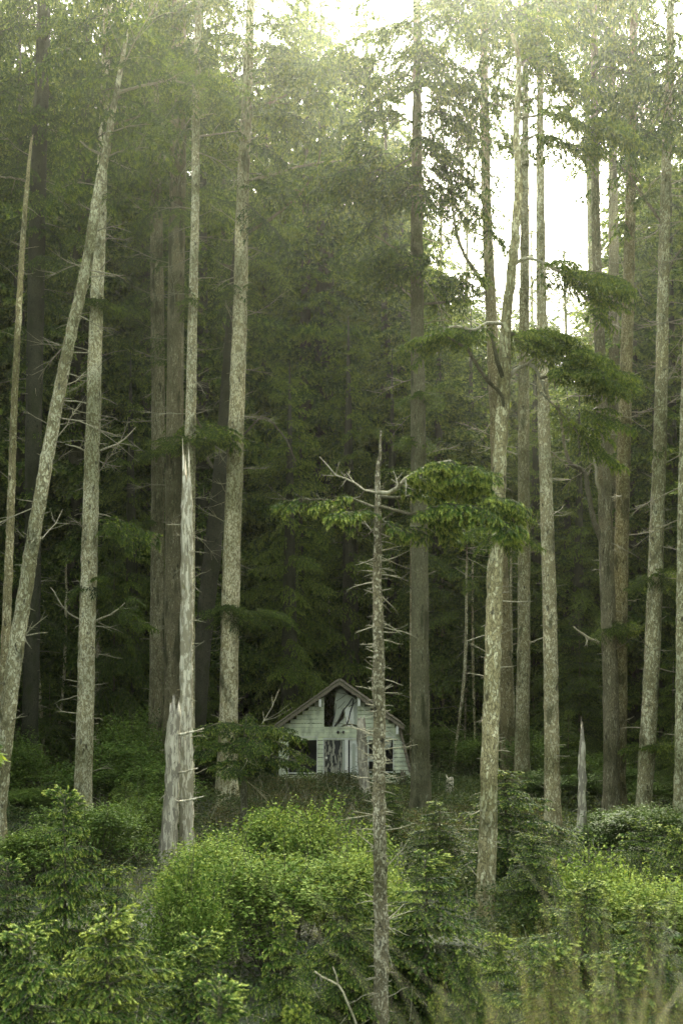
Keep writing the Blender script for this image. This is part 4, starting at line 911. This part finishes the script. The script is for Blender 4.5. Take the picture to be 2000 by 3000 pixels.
# ------------------------------------------------------------------ ground
def ground():
    ys = np.r_[np.linspace(-60, 0, 8), np.linspace(1, 12, 34), np.linspace(13, 80, 110), np.linspace(84, 200, 34), np.array([260, 400, 700, 1200])]
    xs = np.r_[np.array([-1200, -500, -200, -120]), np.linspace(-70, 70, 130), np.array([120, 200, 500, 1200])]
    X, Y = np.meshgrid(xs, ys); Z = ground_z(X, Y)
    V = np.stack([X, Y, Z], -1).reshape(-1, 3); nx = len(xs); i, j = np.meshgrid(np.arange(nx-1), np.arange(len(ys)-1)); a = (j*nx+i).ravel()
    T = np.concatenate([np.stack([a, a+1, a+nx+1], 1), np.stack([a, a+nx+1, a+nx], 1)])
    m, nt, out = new_mat('forest floor'); L = nt.links; tc = nt.nodes.new('ShaderNodeTexCoord')
    n1 = nd(nt, 'ShaderNodeTexNoise', Scale=.6, Detail=8., Roughness=.7); L.new(tc.outputs['Object'], n1.inputs['Vector'])
    r = ramp(nt, [(.35, (.018, .022, .010)), (.5, (.035, .045, .016)), (.65, (.07, .055, .03))]); L.new(n1.outputs['Fac'], r.inputs[0])
    p = nd(nt, 'ShaderNodeBsdfPrincipled', Roughness=.95); L.new(r.outputs[0], p.inputs['Base Color'])
    n2 = nd(nt, 'ShaderNodeTexNoise', Scale=12., Detail=6.); L.new(tc.outputs['Object'], n2.inputs['Vector'])
    b = nd(nt, 'ShaderNodeBump', Strength=.8, Distance=.06); L.new(n2.outputs['Fac'], b.inputs['Height']); L.new(b.outputs[0], p.inputs['Normal']); L.new(p.outputs[0], out.inputs[0])
    acc = Acc(); acc.add(V, T); o = build('ground', acc, m, smooth=True); o['kind'] = 'structure'
ground()

# ------------------------------------------------------------------ the cabin
HYD = 50.0
hx = lambda zx: ((780+zx/3.136)-1000)*HYD/F
hz = lambda zy: CZ-((1950+zy/3.136)-HY)*HYD/F
M['siding'] = paint_mat('sage painted boards', (.70, .74, .48), (.12, .14, .085), .45)
M['trimp'] = paint_mat('pale trim paint', (.74, .75, .62), (.20, .19, .13), .4)
M['shingle'] = wood_mat('old roof shingles', (.26, .22, .15), (.07, .06, .04), 10., axis=1)
M['moss'] = wood_mat('mossy shingles', (.13, .13, .07), (.05, .055, .025), 6., axis=1)
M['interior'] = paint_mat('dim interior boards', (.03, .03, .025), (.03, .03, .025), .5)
M['ply'] = paint_mat('stained pale board', (.44, .46, .34), (.10, .11, .08), .25, 2.2)
M['doorp'] = wood_mat('peeling door paint', (.42, .41, .30), (.16, .15, .10), 9., flake=(.035, .035, .03))
M['white'] = paint_mat('white board', (.80, .79, .66), (.40, .40, .34), .2)
M['metal'] = paint_mat('rusty metal', (.05, .045, .04), (.03, .02, .015), .5)
def box(acc, x0, x1, y0, y1, z0, z1, mi=0):
    V = np.array([[x, y, z] for x in (x0, x1) for y in (y0, y1) for z in (z0, z1)])
    T = [[0, 1, 3], [0, 3, 2], [4, 6, 7], [4, 7, 5], [0, 4, 5], [0, 5, 1], [2, 3, 7], [2, 7, 6], [0, 2, 6], [0, 6, 4], [1, 5, 7], [1, 7, 3]]
    acc.add(V, T, 0., mi)
def prism(acc, poly, y0, y1, mi=0):
    """polygon in x,z extruded from y0 to y1"""
    n = len(poly); a = np.array([[x, y0, z] for x, z in poly]); b = np.array([[x, y1, z] for x, z in poly]); T = []
    for i in range(1, n-1): T += [[0, i, i+1], [n, n+i+1, n+i]]
    for i in range(n):
        j = (i+1) % n; T += [[i, i+n, j+n], [i, j+n, j]]
    acc.add(np.vstack([a, b]), T, 0., mi)
cabin = empty('cabin', (0, HYD, 0), 'derelict sage green clapboard cabin with a steep gable, under the trees', 'cabin')
C0 = np.array([0, HYD, 0])
def part(name, acc, mat, parent=None, smooth=False):
    return build(name, acc, mat if isinstance(mat, list) else [mat], parent or cabin, origin=C0, smooth=smooth)
AX, AZ = hx(672), hz(150)                 # ridge
SL = (hz(150)-hz(560))/(hx(672)-hx(95))   # roof slope
WL, WR = -2.86, 2.66
roof_z = lambda x: AZ-.10-SL*abs(x-AX)
DEP = 7.0
openings = [(hx(530), hx(835), hz(565), hz(180)), (hx(205), hx(462), hz(985), hz(660)), (hx(527), hx(845), -.2, hz(665)), (hx(940), hx(1162), hz(975), hz(658))]
acc = Acc(); rowh = .196; z = -.1; i = 0; rr = np.random.default_rng(3)
z_band0, z_band1 = hz(660), hz(572)
while z < AZ-.2:
    z1 = z+rowh; zm = min(z1, AZ)
    right = WR+(max(0, (hz(580)-z))/(hz(580)-hz(960)))*.44 if z < hz(580) else WR
    lo = max(WL, AX-(AZ-.12-z1)/SL); hi = min(right, AX+(AZ-.12-z1)/SL)
    if z < z_band1 and z1 > z_band0: z = z1 if z1 > z_band0+.05 else z1; 
    cuts = [(lo, hi)]
    for (a, b, c, d) in openings:
        if z1-.02 > c and z+.02 < d:
            nc = []
            for (p_, q_) in cuts:
                if b <= p_ or a >= q_: nc.append((p_, q_)); continue
                if a > p_: nc.append((p_, a))
                if b < q_: nc.append((b, q_))
            cuts = nc
    zz0 = z1-rowh
    if not (zz0+rowh*.5 > z_band0 and zz0+rowh*.5 < z_band1):
        for (p_, q_) in cuts:
            if q_-p_ < .05: continue
            sag = rr.normal(0, .004)
            sag += .02; V = np.array([[p_, HYD-.035, zz0+sag], [q_, HYD-.035, zz0+sag+rr.normal(0, .003)], [q_, HYD-.008, zz0+rowh-.004], [p_, HYD-.008, zz0+rowh-.004], [p_, HYD+.02, zz0+sag], [q_, HYD+.02, zz0+sag], [q_, HYD+.02, zz0+rowh-.004], [p_, HYD+.02, zz0+rowh-.004]])
            T = [[0, 1, 2], [0, 2, 3], [4, 6, 5], [4, 7, 6], [0, 4, 5], [0, 5, 1], [3, 2, 6], [3, 6, 7], [0, 3, 7], [0, 7, 4], [1, 5, 6], [1, 6, 2]]
            acc.add(V, T)
    z = z1
# band boards over the openings
zb = (z_band0+z_band1)/2
box(acc, max(WL, AX-(AZ-.12-z_band1)/SL), WR, HYD-.045, HYD+.02, zb+.004, z_band1); box(acc, WL, WR, HYD-.050, HYD+.02, z_band0, zb-.004)
part('wall', acc, M['siding'])
acc = Acc()   # side and back walls, seen from a step aside
gp = [(WL, -.1), (WR, -.1), (WR, roof_z(WR)-.05), (AX, AZ-.2), (WL, roof_z(WL)-.05)]
prism(acc, gp, HYD+DEP-.1, HYD+DEP)
box(acc, WL, WL+.1, HYD+.021, HYD+DEP-.102, -.1, roof_z(WL)-.06); box(acc, WR-.1, WR, HYD+.021, HYD+DEP-.102, -.1, roof_z(WR)-.06)
part('wall', acc, M['siding'])
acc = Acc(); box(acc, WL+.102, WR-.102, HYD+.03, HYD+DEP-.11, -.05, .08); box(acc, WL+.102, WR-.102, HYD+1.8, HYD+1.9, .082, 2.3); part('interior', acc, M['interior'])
# roof: two shingled planes with thickness
for s in (-1, 1):
    acc = Acc(); ex = hx(88) if s < 0 else hx(1262); top = (AX, AZ); low = (ex, AZ-SL*abs(ex-AX))
    nx, nz = (-SL*s*-1, 1.) ; nrm = np.array([s*SL, 1.]); nrm = nrm/np.linalg.norm(nrm)*.07
    prism(acc, [(top[0], top[1]-.0), (low[0], low[1]), (low[0]+nrm[0], low[1]+nrm[1]), (top[0], top[1]+.085)], HYD-.50, HYD+DEP+.35)
    rf = part('roof', acc, M['moss'])
    sh = Acc(); n = 15     # shingle courses lying on it
    for q in range(n):
        t0, t1 = q/n, (q+1)/n; a = np.array(top)*(1-t0)+np.array(low)*t0; b = np.array(top)*(1-t1)+np.array(low)*t1
        off = np.array([s*SL, 1.])/math.hypot(SL, 1)
        y_ = HYD-.53
        while y_ < HYD+DEP+.3:
            w = rr.uniform(.18, .32); lift = rr.uniform(.0, .012)
            a2 = a+off*.074; b2 = b+off*(.085+lift); a3 = a2+off*.012; b3 = b2+off*.02
            if rr.random() > .04: prism(sh, [tuple(a2), tuple(b2), tuple(b3), tuple(a3)], y_, y_+w-.01)
            y_ += w
    part('shingle', sh, M['shingle'], rf)
    # barge board made of short shingle pieces along the gable edge
    bb = Acc(); n = 17
    for q in range(n):
        t0, t1 = q/n, (q+1)/n-.004; a = np.array(top)*(1-t0)+np.array(low)*t0; b = np.array(top)*(1-t1)+np.array(low)*t1
        d1 = rr.uniform(.10, .145)
        prism(bb, [(a[0], a[1]-d1), (b[0], b[1]-d1+rr.normal(0, .006)), (b[0], b[1]+.03), (a[0], a[1]+.03)], HYD-.56+rr.uniform(0, .015), HYD-.503)
    part('barge_board', bb, M['shingle'])
# flared side wing at the eave
acc = Acc(); n = 9
for q in range(n):
    t0, t1 = q/n, (q+1)/n-.01; xa, xb = hx(1222)+(hx(1322)-hx(1222))*t0, hx(1222)+(hx(1322)-hx(1222))*t1; za, zb_ = hz(575)+(hz(985)-hz(575))*t0, hz(575)+(hz(985)-hz(575))*t1
    w = .12; prism(acc, [(xa-w*.5, za), (xb-w*.5, zb_), (xb+w*.5, zb_+.03), (xa+w*.5, za+.03)], HYD-.30+rr.uniform(0, .02), HYD+.6)
prism(acc, [(WR+.01, -.1), (hx(1330), -.1), (hx(1330), hz(985)), (hx(1225), hz(590)), (WR+.01, hz(590))], HYD+.03, HYD+DEP)
part('side_wing', acc, M['shingle'])
for zx, z0, z1 in ((495, 305, 378), (850, 300, 370), (1197, 553, 626)):
    acc = Acc(); box(acc, hx(zx-11), hx(zx+11), HYD-.50, HYD-.052, hz(z1), hz(z0)); part('bracket', acc, M['white'])
# windows
def frame(acc, a, b, c, d, w=.045, y0=-.06, y1=.03):
    box(acc, a-w, a, HYD+y0, HYD+y1, c-w, d+w); box(acc, b, b+w, HYD+y0, HYD+y1, c-w, d+w)
    box(acc, a+.001, b-.001, HYD+y0+.004, HYD+y1, d, d+w); box(acc, a+.001, b-.001, HYD+y0-.02, HYD+y1, c-w, c)
# gable window: tall, cut by the rake; a torn pale board inside it
wf = Acc(); a, b, c = hx(530), hx(832), hz(565)
box(wf, a-.045, a, HYD-.06, HYD+.03, c, roof_z(a)-.03); box(wf, b, b+.045, HYD-.06, HYD+.03, c, roof_z(b)-.03); box(wf, a, b, HYD-.085, HYD+.03, c-.05, c)
box(wf, hx(716), hx(722), HYD+.06, HYD+.09, c, hz(378)); box(wf, hx(722), hx(806), HYD+.06, HYD+.09, hz(384), hz(376))
w1 = part('window', wf, M['siding'])
sh = Acc(); pl = [(640, 565), (606, 565), (622, 450), (630, 330), (640, 262), (672, 215), (712, 222), (740, 262), (808, 300), (806, 376), (716, 376), (716, 562)]
prism(sh, [(hx(x), hz(y)) for x, y in pl], HYD+.12, HYD+.14); prism(sh, [(hx(806), hz(300)), (hx(832), hz(316)), (hx(832), hz(565)), (hx(808), hz(565))], HYD+.09, HYD+.11)
part('torn_board', sh, M['ply'], w1)
sh = Acc(); prism(sh, [(hx(x), hz(y)) for x, y in [(724, 562), (806, 562), (804, 384), (724, 380)]], HYD+.08, HYD+.095); part('pane', sh, M['trimp'], w1)
tw = Acc()      # dark tubes standing in for branches reflected in the pane
for (x0, y0, x1, y1, w) in [(628, 560, 700, 420, 9), (700, 420, 790, 300, 8), (735, 556, 770, 430, 9), (770, 430, 800, 310, 9), (640, 330, 735, 262, 3), (650, 250, 760, 268, 3), (610, 520, 640, 350, 5), (655, 400, 720, 330, 3), (760, 380, 830, 330, 4)]:
    tube(tw, [[hx(x0), HYD+.065, hz(y0)], [hx((x0+x1)/2+6), HYD+.06, hz((y0+y1)/2)], [hx(x1), HYD+.065, hz(y1)]], [w*.004, w*.0036, w*.003], 5)
part('branch_reflection', tw, M['interior'], w1)
wf = Acc(); frame(wf, hx(205), hx(462), hz(985), hz(662)); w2 = part('window', wf, M['trimp'])
wf = Acc(); frame(wf, hx(940), hx(1162), hz(975), hz(660)); box(wf, hx(1046), hx(1054), HYD, HYD+.03, hz(975), hz(660)); w3 = part('window', wf, M['trimp'])
sh = Acc(); prism(sh, [(hx(x), hz(y)) for x, y in [(1055, 660), (1150, 660), (1145, 740), (1120, 775), (1056, 790)]], HYD+.08, HYD+.09)
prism(sh, [(hx(x), hz(y)) for x, y in [(941, 832), (1045, 832), (1045, 885), (941, 885)]], HYD+.08, HYD+.095); part('torn_curtain', sh, M['ply'], w3)
# doorway
df = Acc(); box(df, hx(522), hx(529), HYD-.06, HYD+.05, -.1, hz(668)); box(df, hx(838), hx(845), HYD-.06, HYD+.05, -.1, hz(668)); box(df, hx(529)+.001, hx(838)-.001, HYD-.058, HYD+.05, hz(678), hz(668))
dr = part('door_frame', df, M['trimp'])
d = Acc(); box(d, hx(531), hx(694), HYD+.02, HYD+.06, -.1, hz(682)); d1 = part('door', d, M['doorp']); d1['label'] = 'dark door leaf with peeling paint and drips'
k = Acc(); box(k, hx(543), hx(562), HYD-.002, HYD+.018, hz(858), hz(840)); part('lock_plate', k, M['white'], d1)
for (x0, x1, yy0, yy1) in [(547, 566, 700, 800), (578, 606, 688, 760), (628, 664, 690, 900), (640, 648, 900, 1010), (555, 585, 820, 905), (668, 682, 880, 1000)]:
    g = Acc(); prism(g, [(hx(x0), hz(yy0)), (hx(x1), hz(yy0)), (hx(x1-3), hz((yy0+yy1)/2)), (hx((x0+x1)/2), hz(yy1)), (hx(x0+4), hz((yy0+yy1)/2))], HYD+.012, HYD+.019); part('peeled_patch', g, M['interior'], d1)
d = Acc(); box(d, hx(766), hx(838)-.004, HYD+.0, HYD+.04, -.1, hz(682)); d2 = part('door', d, M['trimp']); d2['label'] = 'pale door leaf with an arched panel'
g = Acc()
ar = [(hx(802)+.075*math.cos(t), hz(735)+.10*math.sin(t)) for t in np.linspace(0, math.pi, 9)]+[(hx(802)-.075, hz(1000)), (hx(802)+.075, hz(1000))]
prism(g, ar, HYD-.012, HYD-.001); part('panel', g, M['ply'], d2)
d = Acc(); box(d, hx(720), hx(752), HYD-.04, HYD-.005, -.1, hz(680)); part('white_board', d, M['white'])
d = Acc(); box(d, hx(697), hx(717), HYD+.0, HYD+.03, -.1, hz(690)); part('post', d, M['ply'])
# small fitting over the door, cable, meter box
k = Acc()
for zx in (658, 708): tube(k, [[hx(zx), HYD-.05, hz(608)], [hx(zx), HYD-.16, hz(612)], [hx(zx), HYD-.20, hz(618)]], [.045, .06, .05], 10)
part('lamp', k, M['metal'])
k = Acc(); tube(k, [[hx(860), HYD-.45, hz(370)], [hx(1050), HYD-.40, hz(548)], [hx(1250), HYD-.35, hz(712)]], [.006, .006, .006], 4); part('cable', k, M['white'])
k = Acc(); box(k, hx(1176), hx(1265), HYD-.16, HYD-.037, hz(1030), hz(985)); part('meter_box', k, M['interior'])

# ------------------------------------------------------------------ air, sky, light, camera
bpy.ops.mesh.primitive_cube_add(size=1); hb = bpy.context.object; hb.name = 'haze'; hb['kind'] = 'stuff'
hb.location = (0, 75, 26); hb.scale = (320, 250, 60)
m, nt, out = new_mat('haze air'); pv = nt.nodes.new('ShaderNodeVolumePrincipled')
pv.inputs['Color'].default_value = (.92, .97, .70, 1); pv.inputs['Density'].default_value = .00036; pv.inputs['Anisotropy'].default_value = .89
nt.links.new(pv.outputs[0], out.inputs['Volume']); hb.data.materials.append(m); hb.visible_shadow = True
hb['label'] = 'thin fog hanging in the wood'; hb['category'] = 'haze'

SUN_EL, SUN_AZ = 39.5, 9.0      # elevation, degrees to the right of straight ahead
w = bpy.data.worlds.new('World'); SC.world = w; w.use_nodes = True; nt = w.node_tree
bg = nt.nodes['Background']; sky = nt.nodes.new('ShaderNodeTexSky'); sky.sky_type = 'NISHITA'; sky.sun_disc = False
sky.sun_elevation = R(SUN_EL); sky.sun_rotation = R(SUN_AZ); sky.dust_density = 4.; sky.air_density = 1.; sky.ozone_density = 1.
hs = nt.nodes.new('ShaderNodeHueSaturation'); hs.inputs['Saturation'].default_value = .52
nt.links.new(sky.outputs[0], hs.inputs['Color'])
# an overcast sky is brighter overhead than near the horizon
tcw = nt.nodes.new('ShaderNodeTexCoord'); sxw = nt.nodes.new('ShaderNodeSeparateXYZ'); nt.links.new(tcw.outputs['Generated'], sxw.inputs[0])
grw = ramp(nt, [(0., (.18, .18, .18)), (.28, (.8, .8, .8)), (.55, (1.3, 1.3, 1.3)), (1., (2.6, 2.6, 2.6))]); nt.links.new(sxw.outputs['Z'], grw.inputs[0])
mulw = nt.nodes.new('ShaderNodeMix'); mulw.data_type = 'RGBA'; mulw.blend_type = 'MULTIPLY'; mulw.inputs[0].default_value = 1.; nt.links.new(grw.outputs[0], mulw.inputs[7]); nt.links.new(mulw.outputs[2], bg.inputs[0]); bgm = mulw.inputs[6]
nt.links.new(mixc(nt, 1., hs.outputs[0], (1., 1., .88), 'MULTIPLY'), bgm); bg.inputs[1].default_value = .14
sd = bpy.data.lights.new('sun', 'SUN'); sd.energy = 4.5; sd.angle = R(20); sd.color = (1., .95, .84)
so = bpy.data.objects.new('sun', sd); COL.objects.link(so)
from mathutils import Vector
dv = Vector((math.sin(R(SUN_AZ))*math.cos(R(SUN_EL)), math.cos(R(SUN_AZ))*math.cos(R(SUN_EL)), math.sin(R(SUN_EL))))
so.rotation_euler = dv.to_track_quat('Z', 'Y').to_euler(); so.location = (20, 60, 60)

cd = bpy.data.cameras.new('camera'); cam = bpy.data.objects.new('camera', cd); COL.objects.link(cam)
cam.location = (0, 0, CZ); cam.rotation_euler = (R(90), 0, 0); cd.sensor_fit = 'HORIZONTAL'; cd.sensor_width = 36.; cd.lens = F/2000*36
cd.shift_y = (HY-1500)/2000.0; cd.clip_start = .05; cd.clip_end = 3000
cd.dof.use_dof = True; cd.dof.focus_distance = 38.; cd.dof.aperture_fstop = cd.lens/1000/.020
SC.camera = cam
SC.view_settings.view_transform = 'Standard'; SC.view_settings.look = 'None'; SC.view_settings.gamma = 1; SC.view_settings.exposure = 2.6
cy = SC.cycles; cy.max_bounces = 6; cy.diffuse_bounces = 2; cy.glossy_bounces = 2; cy.transmission_bounces = 4; cy.volume_bounces = 0; cy.transparent_max_bounces = 4
cy.use_denoising = True; cy.use_adaptive_sampling = True; cy.adaptive_threshold = .01; cy.sample_clamp_indirect = 6.; cy.caustics_reflective = False; cy.caustics_refractive = False
print('TRIS', sum(len(o.data.polygons) for o in bpy.data.objects if o.type == 'MESH')/1e6, 'unique', sum(len(m.polygons) for m in bpy.data.meshes)/1e6)
